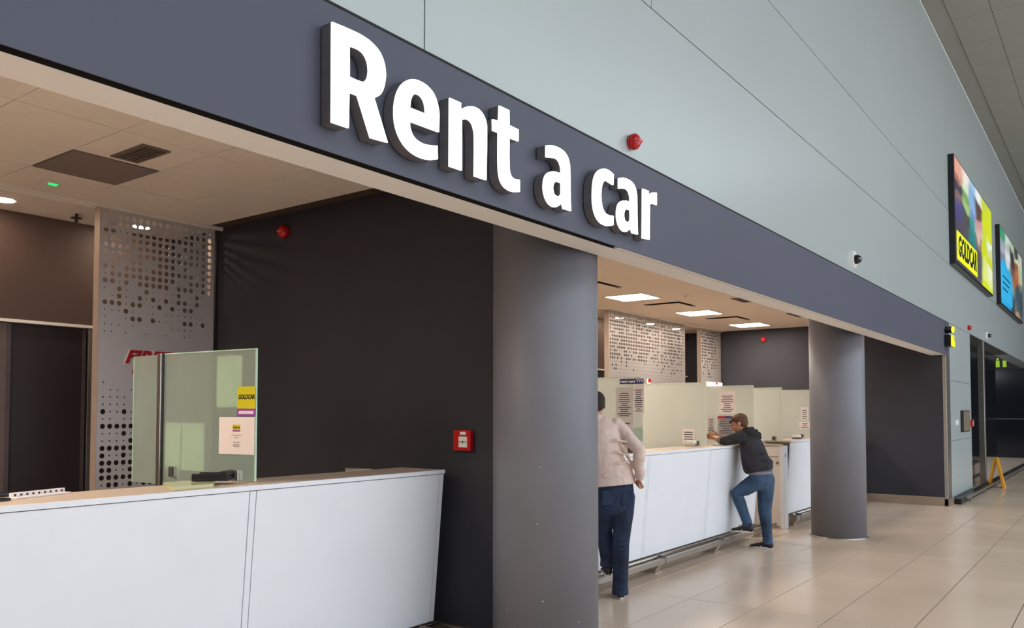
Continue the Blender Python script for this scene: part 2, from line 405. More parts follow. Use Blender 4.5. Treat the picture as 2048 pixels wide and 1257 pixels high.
# far end wall of the hall, opposite glazed side
struct(box('wall_left.001', (-8.3, -8.1, -16, 8, 0, 8.5), M_greyr)); struct(box('wall_back.003', (-8, -5, -16.3, -16.2, 0, 8.5), M_greyr))  # unseen walls added to block daylight from the left
struct(box('wall_back.004', (36, 46, -16.3, -16.2, 0, 8.5), M_greyr))  # unseen wall added over the glazing to dim the far right
struct(box('wall_end', (45.8, 46, -16, 8, 0, 8.5), M_greyr))
wo = sroot('window_1')
M_mull = mat('mullion_grey', (120, 124, 128), .5, var=.03)
for i in range(19): box('mullion', (-8+3*i-.06, -8+3*i+.06, -16.1, -15.9, 0, 8.4), M_mull, wo)
for z in (.1, 2.8, 5.5, 8.2): box('transom', (-8, 46, -16.06, -15.94, z-.05, z+.05), M_mull, wo)

wq = sroot('unseen_skylight')  # unseen skylight, added so daylight reaches the floor from above
for i in range(19): box('unseen_skylight_bar', (-8+3*i-.05, -8+3*i+.05, -10, -3, 8.4, 8.55), M_mull, wq)
for y in (-9.9, -6.5, -3.1): box('unseen_skylight_rail', (-8, 46, y-.05, y+.05, 8.4, 8.5), M_mull, wq)
# round columns
def column(cx, cy, label):
    t = thing('round_column', (cx, cy, 0), label, 'column')
    bm = bmesh.new(); bmesh.ops.create_cone(bm, cap_ends=True, segments=96, radius1=.35, radius2=.35, depth=3.3, matrix=Matrix.Translation((cx, cy, 1.65+.012)))
    o = link('shaft', bm, M_col, t)
    for p in o.data.polygons: p.use_smooth = len(p.vertices) == 4
    bm = bmesh.new(); bmesh.ops.create_cone(bm, cap_ends=True, segments=96, radius1=.372, radius2=.352, depth=.014, matrix=Matrix.Translation((cx, cy, .0075)))
    o = link('base_ring', bm, M_steel, t)
    for p in o.data.polygons: p.use_smooth = len(p.vertices) == 4
    return t
c1_ = column(4.60, 3.10, 'large grey round column in front, beside the near white counter')
for a_, z_ in ((-2.699, .953), (-2.593, .475), (2.962, .396), (-2.636, 1.309), (-1.916, .334)):
    q_ = Vector((4.60+.3503*math.cos(a_), 3.10+.3503*math.sin(a_), z_)); bm = bmesh.new()
    bmesh.ops.create_icosphere(bm, subdivisions=1, radius=.0055, matrix=Matrix.Translation(q_)@Matrix.Diagonal((1, 1, .7, 1)))
    link('paint_chip', bm, mat('chip_plaster', (205, 205, 205), .8, var=.05), c1_)
column(11.63, 3.09, 'grey round column further back, standing to the right of the leaning man')
# ------------------------------------------------------------------ illuminated sign: one object per letter
LET = {"R":[[[2.129,3.169,0],[2.208,3.174,1],[2.295,3.174,1],[2.355,3.16,1],[2.398,3.131,1],[2.421,3.075,1],[2.416,3.014,1],[2.394,2.967,1],[2.357,2.939,0],[2.436,2.775,0],[2.338,2.769,0],[2.265,2.921,0],[2.221,2.92,0],[2.219,2.776,0],[2.131,2.774,0]],[[2.22,3.107,0],[2.272,3.11,1],[2.305,3.096,1],[2.323,3.06,1],[2.32,3.014,1],[2.3,2.989,1],[2.268,2.983,1],[2.222,2.983,0]]],"e":[[[2.583,3.092,1],[2.64,3.099,1],[2.696,3.088,1],[2.735,3.058,1],[2.757,3.006,1],[2.759,2.958,1],[2.757,2.908,0],[2.567,2.903,0],[2.574,2.87,1],[2.596,2.842,1],[2.642,2.829,1],[2.698,2.833,1],[2.747,2.844,0],[2.75,2.783,0],[2.689,2.766,1],[2.62,2.763,1],[2.561,2.777,1],[2.517,2.805,1],[2.486,2.849,1],[2.474,2.904,1],[2.479,2.969,1],[2.502,3.026,1],[2.537,3.066,1]],[[2.569,2.963,0],[2.575,2.999,1],[2.591,3.026,1],[2.613,3.036,1],[2.641,3.032,1],[2.662,3.01,1],[2.67,2.965,0]]],"n":[[[2.831,3.087,0],[2.91,3.088,0],[2.912,3.053,0],[2.934,3.072,1],[2.979,3.093,1],[3.032,3.099,1],[3.072,3.086,1],[3.1,3.055,1],[3.107,3.015,1],[3.102,2.769,0],[3.012,2.768,0],[3.013,2.955,1],[3.005,2.995,1],[2.983,3.02,1],[2.951,3.023,1],[2.917,3.009,0],[2.918,2.772,0],[2.831,2.771,0]]],"t":[[[3.206,3.164,0],[3.288,3.165,0],[3.289,3.09,0],[3.367,3.089,0],[3.367,3.029,0],[3.289,3.026,0],[3.289,2.892,1],[3.296,2.85,1],[3.318,2.83,1],[3.378,2.833,0],[3.378,2.772,0],[3.322,2.76,1],[3.27,2.762,1],[3.227,2.781,1],[3.206,2.816,1],[3.199,2.871,1],[3.199,3.027,0],[3.154,3.026,0],[3.152,3.081,0],[3.202,3.085,0]]],"a":[[[3.619,3.074,0],[3.669,3.088,1],[3.734,3.094,1],[3.794,3.087,1],[3.836,3.062,1],[3.855,3.02,1],[3.858,2.98,1],[3.859,2.867,1],[3.865,2.77,0],[3.787,2.767,0],[3.772,2.797,0],[3.745,2.777,1],[3.709,2.76,1],[3.663,2.759,1],[3.623,2.778,1],[3.597,2.817,1],[3.594,2.864,1],[3.609,2.906,1],[3.646,2.936,1],[3.692,2.951,1],[3.733,2.956,1],[3.766,2.954,0],[3.763,2.991,1],[3.745,3.017,1],[3.716,3.027,1],[3.669,3.021,1],[3.619,3.011,0]],[[3.766,2.905,0],[3.716,2.901,1],[3.692,2.883,1],[3.686,2.853,1],[3.698,2.829,1],[3.727,2.824,1],[3.757,2.835,1],[3.766,2.85,1]]],"c":[[[4.348,3.089,0],[4.343,3.022,0],[4.298,3.026,1],[4.25,3.028,1],[4.221,3.009,1],[4.201,2.96,1],[4.202,2.892,1],[4.224,2.848,1],[4.264,2.83,1],[4.344,2.834,0],[4.343,2.779,0],[4.304,2.767,1],[4.232,2.759,1],[4.169,2.771,1],[4.123,2.808,1],[4.102,2.863,1],[4.101,2.938,1],[4.116,3.009,1],[4.155,3.06,1],[4.218,3.092,1],[4.282,3.1,1]]],"r":[[[4.725,3.084,0],[4.808,3.087,0],[4.811,3.058,0],[4.848,3.083,1],[4.892,3.096,1],[4.924,3.1,0],[4.923,3.019,0],[4.866,3.014,1],[4.823,3.002,0],[4.815,2.77,0],[4.716,2.763,0]]]}
def shift(loops, dx, kx=1., dz=0.):
    x0 = min(p[0] for p in loops[0])
    return [[(x0+(p[0]-x0)*kx+dx, p[1]+dz, p[2]) for p in lp] for lp in loops]
SIGN = [('R', LET['R']), ('e', LET['e']), ('n', LET['n']), ('t', LET['t']), ('a', LET['a']), ('c', LET['c']),
        ('a', shift(LET['a'], 4.385-3.594, 1.0, .006)), ('r', LET['r'])]
SL = ['large capital R that starts the glowing white sign', 'glowing white letter e next to the capital R of the sign', 'glowing white letter n in the first word of the sign',
      'glowing white letter t that ends the first word of the sign', 'lone glowing white letter a between the two longer words of the sign', 'glowing white letter c that starts the last word of the sign',
      'glowing white letter a inside the last word of the sign', 'glowing white letter r at the right end of the sign']
for (ch, lp), lab in zip(SIGN, SL):
    x0 = min(p[0] for p in lp[0]); z0 = min(p[1] for p in lp[0])
    t = thing('sign_letter', (x0, 2.5, z0), lab, 'sign letter', 'illuminated letters on the dark fascia')
    bm = curve_shape(lp, .004)
    for v in bm.verts: v.co = Vector((v.co.x, 2.434-v.co.z, v.co.y))
    link('face', bm, M_lit, t, smooth='keep')
    bm = curve_shape(lp, .027, .0005)
    for v in bm.verts: v.co = Vector((v.co.x, 2.466-v.co.z, v.co.y))
    link('return', bm, M_ret, t, smooth='keep')

# ------------------------------------------------------------------ perforated screens
def perf(x0, n, z0, z1, sizes, y=6.66, label='', side=True, pitch=.06, right=True, m=None):
    x1 = x0+n*pitch+.04
    t = thing('perforated_screen', (x0, y, 0), label, 'screen', None)
    bm = bmesh.new(); cache = {}
    def V(x, z):
        k = (round(x, 5), round(z, 5))
        if k not in cache: cache[k] = bm.verts.new((x, y, z))
        return cache[k]
    rows = int((z1-z0-.02)/pitch); xs = x0+.02; zt = z1-.03
    h = pitch/2; sq = [(-1, -1), (-1/3, -1), (1/3, -1), (1, -1), (1, -1/3), (1, 1/3), (1, 1), (1/3, 1), (-1/3, 1), (-1, 1), (-1, 1/3), (-1, -1/3)]
    for r in range(rows):
        zc = zt-h-r*pitch
        for c in range(n):
            xc = xs+h+c*pitch; rad = sizes(c, zc)
            outer = [V(xc+a*h, zc+b*h) for a, b in sq]
            if rad <= 0: bm.faces.new(outer); continue
            inn = [bm.verts.new((xc+rad*math.cos(math.atan2(b, a)), y, zc+rad*math.sin(math.atan2(b, a)))) for a, b in sq]
            for i in range(12): bm.faces.new((outer[i], outer[(i+1) % 12], inn[(i+1) % 12], inn[i]))
    zb = zt-rows*pitch
    def q(a, b, c, d): bm.faces.new([bm.verts.new((p[0], y, p[1])) for p in ((a, c), (b, c), (b, d), (a, d))])
    q(x0, x1, z0, zb); q(x0, xs, zb, zt); q(x1-.02, x1, zb, zt); q(x0, x1, zt, z1)
    o = link('perforated_sheet', bm, m or M_perf, t)
    s = o.modifiers.new('thickness', 'SOLIDIFY'); s.thickness = .003; s.offset = 0
    box('side_return', (x0-.004, x0, y-.002, y+.085, z0, z1), M_perfside, t)
    if right: box('side_return', (x1-.03, x1, y+.01, y+.085, z0, z1), M_perfside, t)
    return t
def near_sizes(c, z):
    r = random.random(); B = .0215; S = .0065
    if z > 3.02: return B if r < .93 else S
    if z > 2.70: return B if r < .80 else (S if r < .93 else 0)
    if z > 2.52: return B if r < .55 else (S if r < .85 else 0)
    if z > 2.38: return B if r < .16 else (S if r < .75 else 0)
    if z > 2.26: return S if r < .55 else 0
    if z > 1.91: return 0
    if z > 1.80: return S if r < .35 else 0
    if z > 1.66: return S*1.1 if r < .75 else (B if r < .8 else 0)
    if z > 1.55: return B if r < .22 else (S*1.1 if r < .9 else 0)
    if z > 1.40: return B if r < .55 else S*1.1
    return B if r < .76 else S*1.1
def far_sizes(c, z):
    r = random.random(); B = .0215; S = .0065
    if z > 2.72: return B if r < .86 else S
    if z > 2.52: return B if r < .5 else S
    if z > 2.36: return B if r < .14 else S
    if z > 2.18: return S*.8 if r < .8 else 0
    return 0
random.seed(11)
perf(3.39, 17, .0, 3.335, near_sizes, label='perforated aluminium screen with red lettering in the near office')
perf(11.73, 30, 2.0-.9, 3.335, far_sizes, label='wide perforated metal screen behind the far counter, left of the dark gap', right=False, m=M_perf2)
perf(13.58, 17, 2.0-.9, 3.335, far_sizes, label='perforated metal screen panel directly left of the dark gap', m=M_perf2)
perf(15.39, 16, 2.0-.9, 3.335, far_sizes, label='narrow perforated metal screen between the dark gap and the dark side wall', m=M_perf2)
# lettering on the near screen
t = thing('screen_logo', (3.61, 6.655, 2.06), 'red italic logo lettering on the near perforated screen', 'logo')
M_redp = mat('red_print', (168, 10, 24), .5, var=.03)
text('lettering', 'FIREFLY', .150, (3.612, 6.648, 2.065), (1, 0, 0), (0, 0, 1), M_redp, t, bold=.006, ext=.004, shear=.35, width=.62)
text('lettering_outline', 'FIREFLY', .150, (3.608, 6.654, 2.063), (1, 0, 0), (0, 0, 1), M_whitep, t, bold=.012, ext=.002, shear=.35, width=.63)
text('small_lettering', 'rental', .085, (3.672, 6.654, 1.975), (1, 0, 0), (0, 0, 1), M_redp, t, bold=.001, ext=.002, shear=.3)
t = thing('small_logo_plate', (13.04, 6.65, 2.17), 'small red and white logo plate on the wide far screen', 'logo')
box('plate', (13.02, 13.17, 6.64, 6.652, 2.16, 2.24), M_whitep, t); prism('red_mark', [(13.06, 2.19), (13.16, 2.18), (13.17, 2.24), (13.07, 2.24)], 'y', 6.634, 6.64, M_red, t)
t = thing('lit_logo_box', (15.60, 6.62, 2.15), 'small glowing white sign on the narrow far screen', 'sign')
box('housing', (15.54, 16.33, 6.61, 6.655, 2.14, 2.27), M_whitep, t, .004); box('lit_face', (15.55, 16.32, 6.602, 6.61, 2.15, 2.26), M_lit, t)
prism('red_mark', [(15.96, 2.22), (16.05, 2.22), (16.07, 2.262), (15.98, 2.262)], 'y', 6.597, 6.602, M_red, t)

# ------------------------------------------------------------------ counters
ZT = 1.25; YF = 3.81; YB = 4.23
def yf(z): return YF+.012+(1.222-z)/(1.222-.19)*.09
def counter(x0, x1, seams, label, bump=False, endl=True):
    t = thing('service_counter', ((x0+x1)/2, 4.0, 0), label, 'counter', 'white service counters')
    wt = box('worktop', (x0, x1, YF+.02, YB, ZT-.026, ZT), M_top, t, .002)
    box('worktop_edge', (x0, x1, YF, YF+.0195, ZT-.026, ZT+.0005), M_white, wt, .002)
    xs = [x0]+[v for s in seams for v in (s, s+.043)]+[x1-.04, x1]
    for i, (a, b) in enumerate(zip(xs, xs[1:])):
        g = .003; z0, z1 = .19, 1.2195
        pts = [(yf(z0), z0), (yf(z1), z1), (yf(z1)+.018, z1), (yf(z0)+.018, z0)]
        nm = 'front_panel' if b-a > .1 else 'edge_strip'
        prism(nm, pts, 'x', a+(g if i else 0), b-(g if b < x1 else 0), M_white, t)
    prism('carcass', [(yf(.2)+.02, .2), (yf(1.22)+.02, 1.22), (YB-.02, 1.22), (YB-.02, .2)], 'x', x0+.01, x1-.004, M_whitegap, t)
    prism('end_panel', [(yf(.19), .19), (yf(1.22), 1.22), (YB-.02, 1.22), (YB-.02, .19)], 'x', x1-.004, x1, M_white, t)
    if endl: prism('end_panel', [(yf(.19), .19), (yf(1.22), 1.22), (YB-.02, 1.22), (YB-.02, .19)], 'x', x0-.002, x0+.009, M_white, t)
    box('plinth', (x0+.02, x1-.02, 4.03, 4.18, 0, .2), M_plinth, t)
    if bump: prism('corner_flap', [(3.86, YB-.002), (4.05, YB+.215), (4.10, YB+.0)], 'z', ZT-.02, ZT+.006, M_top, t)
    return t
counter(-4.5, 4.40, [-3.0, 1.25-2.9+1.3, 1.247, 2.795], 'long white counter in the near office, nearest to the camera', bump=True)
counter(4.75, 10.70, [5.97, 7.52, 9.07], 'long white counter where the two men stand')
counter(11.97, 16.2, [13.6, 15.15], 'short white counter beyond the wooden gate, partly behind the far column', endl=False)
# outlets on the plinths
for x, lab in ((8.10, 'small white socket plate on the plinth between the two men'), (12.9, 'small white socket plate on the plinth of the far short counter')):
    t = thing('socket_plate', (x, 4.02, .08), lab, 'socket'); box('plate', (x-.06, x+.06, 4.014, 4.0295, .05, .13), M_whitep, t, .003)
    for k in (-.025, .025): rod('socket_hole', (x+k, 4.006, .09), (x+k, 4.014, .09), .012, M_black, t)
# foot rails
def rail(x0, x1, feet, label):
    t = thing('foot_rail', ((x0+x1)/2, 3.84, 0), label, 'foot rail', 'steel foot rails')
    box('rail_bar', (x0, x1, 3.795, 3.835, .10, .158), M_steel, t, .008)
    rod('rail_bar', (x0, 3.885, .166), (x1, 3.885, .166), .015, M_steel, t)
    for x in feet:
        prism('bracket', [(3.90, 0.006), (3.985, .006), (3.90, .15), (3.84, .10), (3.84, .15)][:3]+[(3.84, .15), (3.84, .10)], 'x', x-.045, x+.045, M_brk, t)
        box('foot_plate', (x-.07, x+.07, 3.875, 4.0, 0, .007), M_brk, t, .002)
        box('clamp', (x-.01, x+.01, 3.79, 3.90, .095, .185), M_ret, t, .004)
rail(-4.3, 4.44, (-3.4, -.3, 1.25, 2.8, 4.25), 'steel foot rail below the near counter')
rail(4.98, 11.25, (6.29, 7.84, 9.39, 10.9), 'steel foot rail under the two men, below the long far counter')
rail(12.18, 16.3, (12.3, 13.85, 15.4), 'steel foot rail below the short far counter')
# gate
M_gate = mat('gate_laminate', (226, 216, 208), .5, var=.03)
t = thing('counter_gate', (11.95, 3.87, 0), 'beige swing gate with lever handle beside the leaning man', 'gate')
lf = box('leaf', (11.915, 11.95, 3.93, 4.62, .02, 1.175), M_gate, t, .003)
box('white_edge', (11.80, 11.965, 3.868, 3.93, .0, 1.178), M_white, t, .006)
box('top_cap', (11.90, 11.965, 3.93, 4.62, 1.177, 1.20), M_top, t, .003)
bm = bmesh.new(); tube(bm, [((11.91, 4.0, 1.02), .009), ((11.865, 4.0, 1.02), .009), ((11.86, 4.03, 1.02), .008), ((11.86, 4.15, 1.022), .008)], 10, side=Vector((0, 0, 1)))
link('lever_handle', bm, M_steel, lf, True)
rod('lock', (11.9, 4.0, .93), (11.915, 4.0, .93), .02, M_steel, lf); box('lock_keyhole', (11.894, 11.90, 3.996, 4.004, .915, .945), M_black, lf)
box('hinge_plate', (11.84, 11.86, 3.860, 3.868, 1.02, 1.07), M_steel, t)
# worktop between long counter and gate side
t = thing('side_desk', (11.4, 4.8, 0), 'low side desk behind the gate at the end of the long counter', 'desk')
box('worktop', (10.98, 13.3, 4.66, 5.0, 1.18, 1.21), M_top, t, .003); box('worktop_edge', (10.98, 13.3, 4.64, 4.66, 1.15, 1.21), M_white, t, .002)
box('carcass', (11.0, 13.28, 4.70, 4.98, .0, 1.15), M_gate, t)

# ------------------------------------------------------------------ frosted privacy panes
def pane(xa, ya, xb, yb, z0, z1, label, m, clamps, low=.95):
    """from front end (xa,ya) to back end (xb,yb)"""
    t = thing('privacy_pane', (xa, ya, ZT), label, 'glass screen', 'frosted glass screens on the counters')
    d = Vector((xb-xa, yb-ya, 0)).normalized(); n = Vector((-d.y, d.x, 0))*.005
    a = Vector((xa, ya, 0)); b = Vector((xb, yb, 0)); d2 = d*.008
    def quadbox(name, p, q, zl, zh, hh, mm):
        bm = bmesh.new(); vs = [bm.verts.new((*(pt+s*hh)[:2], z)) for z in (zl, zh) for pt, s in ((p, 1), (q, 1), (q, -1), (p, -1))]
        for f in ((0, 1, 2, 3), (7, 6, 5, 4), (0, 4, 5, 1), (1, 5, 6, 2), (2, 6, 7, 3), (3, 7, 4, 0)): bm.faces.new([vs[i] for i in f])
        return link(name, bm, mm, t)
    zc = max(z0, ZT+.004)
    quadbox('frosted_sheet', a+d2, b, zc, z1-.006, n, m)
    k = (4.245-ya)/(yb-ya); mid = a+(b-a)*k
    quadbox('lower_sheet', mid, b, low, zc, n, m)
    me = M_edge if m is M_pane_n else M_edgew
    quadbox('polished_edge', a, a+d2, zc, z1, n, me); quadbox('polished_edge', a+d2, b, z1-.006, z1, n, me)
    for c in clamps:
        p = a+d*c; cl_ = box('clamp', (p.x-.018, p.x+.018, p.y-.03, p.y+.03, ZT, ZT+.065), M_steel, t, .003)
        box('clamp_plate', (p.x-.024, p.x-.018, p.y-.022, p.y+.022, ZT+.008, ZT+.055), M_ink, cl_, .001)
    return t
p1 = pane(2.955, 3.99, 2.885, 4.85, 1.25, 2.02, 'grey green frosted glass screen on the near counter with yellow sticker', M_pane_n, (.16, .74))
t2 = thing('privacy_pane', (2.88, 4.87, ZT-.2), 'narrow frosted glass screen behind the steel post on the near counter', 'glass screen', 'frosted glass screens on the counters')
box('frosted_sheet', (2.873, 2.883, 4.88, 5.17, 1.2, 2.014), M_pane_n, t2); box('polished_edge', (2.873, 2.883, 5.17, 5.178, 1.2, 2.014), M_edge, t2)
tp = thing('screen_post', (2.88, 4.865, 0), 'slim steel post at the back edge of the near glass screen', 'post')
box('post', (2.862, 2.90, 4.84, 4.88, 0, 2.022), M_steel, tp, .003); box('seal', (2.875, 2.905, 4.828, 4.84, .2, 2.02), M_black, tp)
PA = [(7.62, 3.95, 7.56, 4.9, 'frosted glass screen with many notices behind the man in pink shirt', (.12,)),
      (9.47, 4.04, 9.52, 4.92, 'plain frosted glass screen between the two men with one small card', (.12,)),
      (10.87, 3.96, 10.82, 4.9, 'frosted glass screen with notices behind the head of the leaning man', ()),
      (11.96, 3.94, 11.95, 4.9, 'plain frosted glass screen above the beige gate', (.12,)),
      (13.49, 3.98, 13.40, 4.9, 'last frosted glass screen beside the far column, with two small notices', (.15,)),
      (5.75, 3.98, 5.70, 4.9, 'frosted glass screen hidden behind the front column', (.12,))]
for xa, ya, xb, yb, lab, cl in PA[:5]: pane(xa, ya, xb, yb, 1.25, 2.02, lab, M_pane, cl, 1.225 if 11 < xa < 12.5 else (0.002 if 10 < xa < 11 else .95))
# metal base pad + card imprinter + pads
t = thing('clear_tray', (2.6, 3.95, ZT), 'flat pale green acrylic tray at the foot of the near glass screen', 'tray')
prism('slab', [(2.37, 3.87), (2.62, 3.90), (2.82, 4.17), (2.50, 4.19)], 'z', ZT+.001, ZT+.02, M_acry, t)
t = thing('card_imprinter', (2.78, 4.03, ZT), 'black card imprinter lying on the near counter before the glass', 'card machine')
ax = Vector((.63, -.78, 0)).normalized(); ay = Vector((.78, .63, 0))
def obox(name, c, sx, sy, z0, z1, m, par, bev=.003):
    bm = bmesh.new(); abox(bm, -sx/2, sx/2, -sy/2, sy/2, z0, z1, bev)
    for v in bm.verts: v.co = Vector(c)+ax*v.co.x+ay*v.co.y+Vector((0, 0, v.co.z))
    return link(name, bm, m, par)
c0 = (2.74, 4.075, ZT)
obox('base', c0, .20, .15, .022, .032, M_black, t); obox('tray', c0, .17, .11, .032, .042, M_ink, t)
for s in (-1, 1): obox('guide', (c0[0]+ay.x*s*.065, c0[1]+ay.y*s*.065, ZT), .20, .018, .03, .062, M_black, t, .004)
obox('slider', (c0[0]+ax.x*.07, c0[1]+ax.y*.07, ZT), .04, .14, .045, .075, M_black, t, .006)
obox('end_stop', (c0[0]-ax.x*.09, c0[1]-ax.y*.09, ZT), .02, .12, .03, .055, M_black, t, .004)
t = thing('tear_off_pad', (1.84, 4.17, ZT), 'white pad with punched edge lying on the near counter at the left', 'pad')
ax = Vector((.28, .09, 0)).normalized(); ay = Vector((-.09, .28, 0)).normalized()
obox('sheets', (1.85, 4.15, ZT), .30, .06, .001, .008, M_paper, t, .001); obox('spine', (1.85, 4.175, ZT), .30, .015, .001, .026, M_paper, t, .002)
for k in range(9):
    p = (1.85+ax.x*(-.13+.0325*k), 4.175+ax.y*(-.13+.0325*k), ZT); obox('punched_hole', (p[0]-ay.x*.008, p[1]-ay.y*.008, ZT), .010, .002, .010, .020, M_black, t, 0)
t = thing('stapler', (1.62, 4.03, ZT), 'black desk device cut off by the left edge of the picture', 'stapler')
obox('base', (1.60, 4.05, ZT), .15, .05, 0, .012, M_black, t); obox('arm', (1.60, 4.05, ZT), .14, .04, .02, .042, M_black, t, .006); obox('pivot', (1.56, 4.04, ZT), .03, .045, .01, .05, M_black, t, .004)

# ------------------------------------------------------------------ papers and stickers on panes (panes face -x)
HS = {}
def sheet(X, y0, y1, z0, z1, label, lines=0, name='paper_notice', cat='notice', m=None, hdr=None, off=.007, xs=0, group=None):
    pa = min(PA, key=lambda p: abs(p[0]-X)); ym = (y0+y1)/2; x = pa[0]+(pa[2]-pa[0])*(ym-pa[1])/(pa[3]-pa[1])-.0062; sl = (pa[2]-pa[0])/(pa[3]-pa[1])
    k = x/X; y0 *= k; y1 *= k; z0 = 1.65+(z0-1.65)*k; z1 = 1.65+(z1-1.65)*k
    t = thing(name, (x, (y0+y1)/2, z0), label, cat, group); t['fx'] = x
    box('sheet', (x-.0012, x, y0, y1, z0, z1), m or M_paper, t)
    if lines:
        bm = bmesh.new(); h = z1-z0
        for k in range(lines):
            z = z1-h*(.16+.78*(k+.5)/lines); w = (y1-y0)*random.uniform(.35, .8); c = (y0+y1)/2
            abox(bm, x-.0022, x-.0013, c-w/2, c+w/2, z-h*.18/lines, z+h*.12/lines)
        link('printed_lines', bm, M_ink, t)
    HS[name+label] = (t, sl)
    if hdr:
        box('header_band', (x-.002, x-.0012, y0+.01, y1-.01, z1-(z1-z0)*.14, z1-(z1-z0)*.02), hdr, t)
    return t
random.seed(3)
def skew(t, slope, yc):
    bpy.context.view_layer.update()
    for o in t.children:
        for v in o.data.vertices: v.co.x += slope*(v.co.y+root(o).y-yc)
def glx(y): return 2.955+(y-3.99)*(-.07/.86)
# GOLDCAR sticker
t = thing('yellow_sticker', (2.94, 4.06, 1.67), 'square yellow GOLDCAR sticker on the near glass screen', 'sticker')
X = glx(4.06)-.0075
box('sheet', (X-.001, X, 3.99, 4.145, 1.672, 1.80), M_yellow, t)
text('lettering', 'GOLDCAR', .036, (X-.0016, 4.136, 1.728), (0, -1, 0), (0, 0, 1), M_black, t, bold=.0012, ext=.0005, shear=.2, width=.138); skew(t, -.0814, 4.06)
t = thing('purple_sticker', (2.94, 4.06, 1.62), 'small purple sticker just under the yellow one on the near glass', 'sticker')
box('sheet', (X-.001, X, 3.99, 4.145, 1.628, 1.671), M_purple, t); box('white_bar', (X-.002, X-.001, 4.005, 4.13, 1.641, 1.659), M_whitep, t); skew(t, -.0814, 4.06)
t = thing('paper_notice', (2.94, 4.15, 1.41), 'white letter sheet with small yellow logo on the near glass screen', 'notice')
X = glx(4.15)-.0075
box('sheet', (X-.001, X, 3.995, 4.30, 1.405, 1.622), M_paper, t)
box('logo_box', (X-.0018, X-.001, 4.115, 4.18, 1.546, 1.578), M_yellow, t); box('logo_base', (X-.0018, X-.001, 4.115, 4.18, 1.538, 1.546), M_purple, t)
text('logo_lettering', 'GOLDCAR', .015, (X-.0022, 4.176, 1.556), (0, -1, 0), (0, 0, 1), M_black, t, bold=.0006, ext=.0003, width=.058)
for z, w in ((1.517, .09), (1.503, .03), (1.476, .06), (1.463, .05), (1.456, .06), (1.449, .05)): box('printed_line', (X-.0018, X-.001, 4.147-w/2, 4.147+w/2, z-.0013, z+.0013), M_ink, t)
skew(t, -.0814, 4.15)
# pale sheets fixed to the far side of the pane
M_back = mat('sheet_back', (250, 250, 236), .8, var=.02)
for (y0, y1, z0, z1, lab) in ((4.125, 4.345, 1.68, 1.985, 'tall pale sheet seen through the top right of the near glass'), (4.675, 4.845, 1.30, 1.585, 'left pale sheet of the pair seen through the near glass, low down'),
                              (4.455, 4.665, 1.295, 1.583, 'right pale sheet of the pair seen through the near glass, low down')):
    yc = (y0+y1)/2; X = glx(yc)+.0065
    t = thing('backing_sheet', (X, yc, z0), lab, 'notice'); box('sheet', (X, X+.001, y0, y1, z0, z1), M_back, t); box('tape', (X-.001, X, yc-.02, yc+.02, z1-.006, z1+.01), M_paper, t); skew(t, -.0814, yc)
# far panes
sheet(7.55, 3.89, 4.155, 1.945, 1.995, 'navy blue notice header with white words at the top of the far screen', 0, 'header_notice', m=M_blue, off=.03)
hn = bpy.data.objects['header_notice']; text('lettering', 'rent rent TTV', .040, (hn['fx']-.0022, 4.178, 1.961), (0, -1, 0), (0, 0, 1), M_whitep, hn, bold=.0015, ext=.0005, width=.255)
sheet(7.55, 4.012, 4.205, 1.59, 1.91, 'tall grey table notice nearest to the head of the man in pink', 12, off=.03, m=mat('grey_paper', (205, 200, 194), .7, var=.03))
sheet(7.55, 3.886, 4.005, 1.64, 1.94, 'narrow white price notice under the right part of the navy header', 11, off=.03)
sheet(7.55, 4.012, 4.20, 1.40, 1.585, 'grey notice below the tall table notice, beside the pink shirt sleeve', 5, off=.03, m=MATS['grey_paper'])
sheet(7.55, 3.90, 4.0, 1.36, 1.50, 'pale green leaflet low on the screen with many notices', 0, 'leaflet', m=mat('pale_green', (178, 200, 180), .6, var=.03), off=.03)
sheet(9.47, 4.19, 4.35, 1.275, 1.455, 'small white printed card standing at the foot of the plain screen', 5, 'printed_card', off=.022)
sheet(10.84, 4.206, 4.43, 1.64, 1.94, 'white printed sheet above the head of the leaning man', 9, off=.012)
sheet(10.84, 4.495, 4.61, 1.38, 1.61, 'narrow notice above the clasped hands of the leaning man', 8, off=.03, m=MATS['grey_paper'])
g = sheet(10.84, 4.215, 4.455, 1.335, 1.61, 'dark printed poster with red and blue header by the leaning mans face', 9, off=.03, m=mat('grey_poster', (160, 156, 158), .7, var=.1, scale=30), hdr=M_blue)
box('red_header', (g['fx']-.0035, g['fx']-.0025, 4.35, 4.455, 1.572, 1.602), M_red, g)
sheet(13.45, 4.02, 4.13, 1.535, 1.74, 'upper white notice on the last screen', 5, off=.025)
sheet(13.45, 3.985, 4.155, 1.395, 1.51, 'lower white notice with a dark top line on the last screen', 3, off=.035)
for _t, _s in HS.values(): skew(_t, _s, _t.location.y)
# small things on the far counters
t = thing('card_terminal', (9.9, 4.1, ZT), 'white box shaped card holder on the counter before the plain screen', 'card holder')
X = 9.15
box('foot', (9.18, 9.27, 4.06, 4.19, ZT, ZT+.02), M_steel, t, .004); box('tray', (9.19, 9.26, 4.07, 4.18, ZT+.03, ZT+.07), M_whitep, t, .006); box('stem', (9.215, 9.235, 4.115, 4.135, ZT+.018, ZT+.032), M_steel, t)
t = thing('card_terminal', (12.9, 4.05, ZT), 'white box shaped card holder on the short far counter', 'card holder')
box('foot', (12.9, 13.0, 3.98, 4.11, ZT, ZT+.015), M_black, t, .004); box('tray', (12.91, 12.99, 3.99, 4.10, ZT+.02, ZT+.06), M_whitep, t, .006); box('stem', (12.94, 12.96, 4.04, 4.06, ZT+.014, ZT+.022), M_steel, t)
t = thing('bell', (9.35, 4.12, ZT), 'small white dish on the counter under the clasped hands', 'dish')
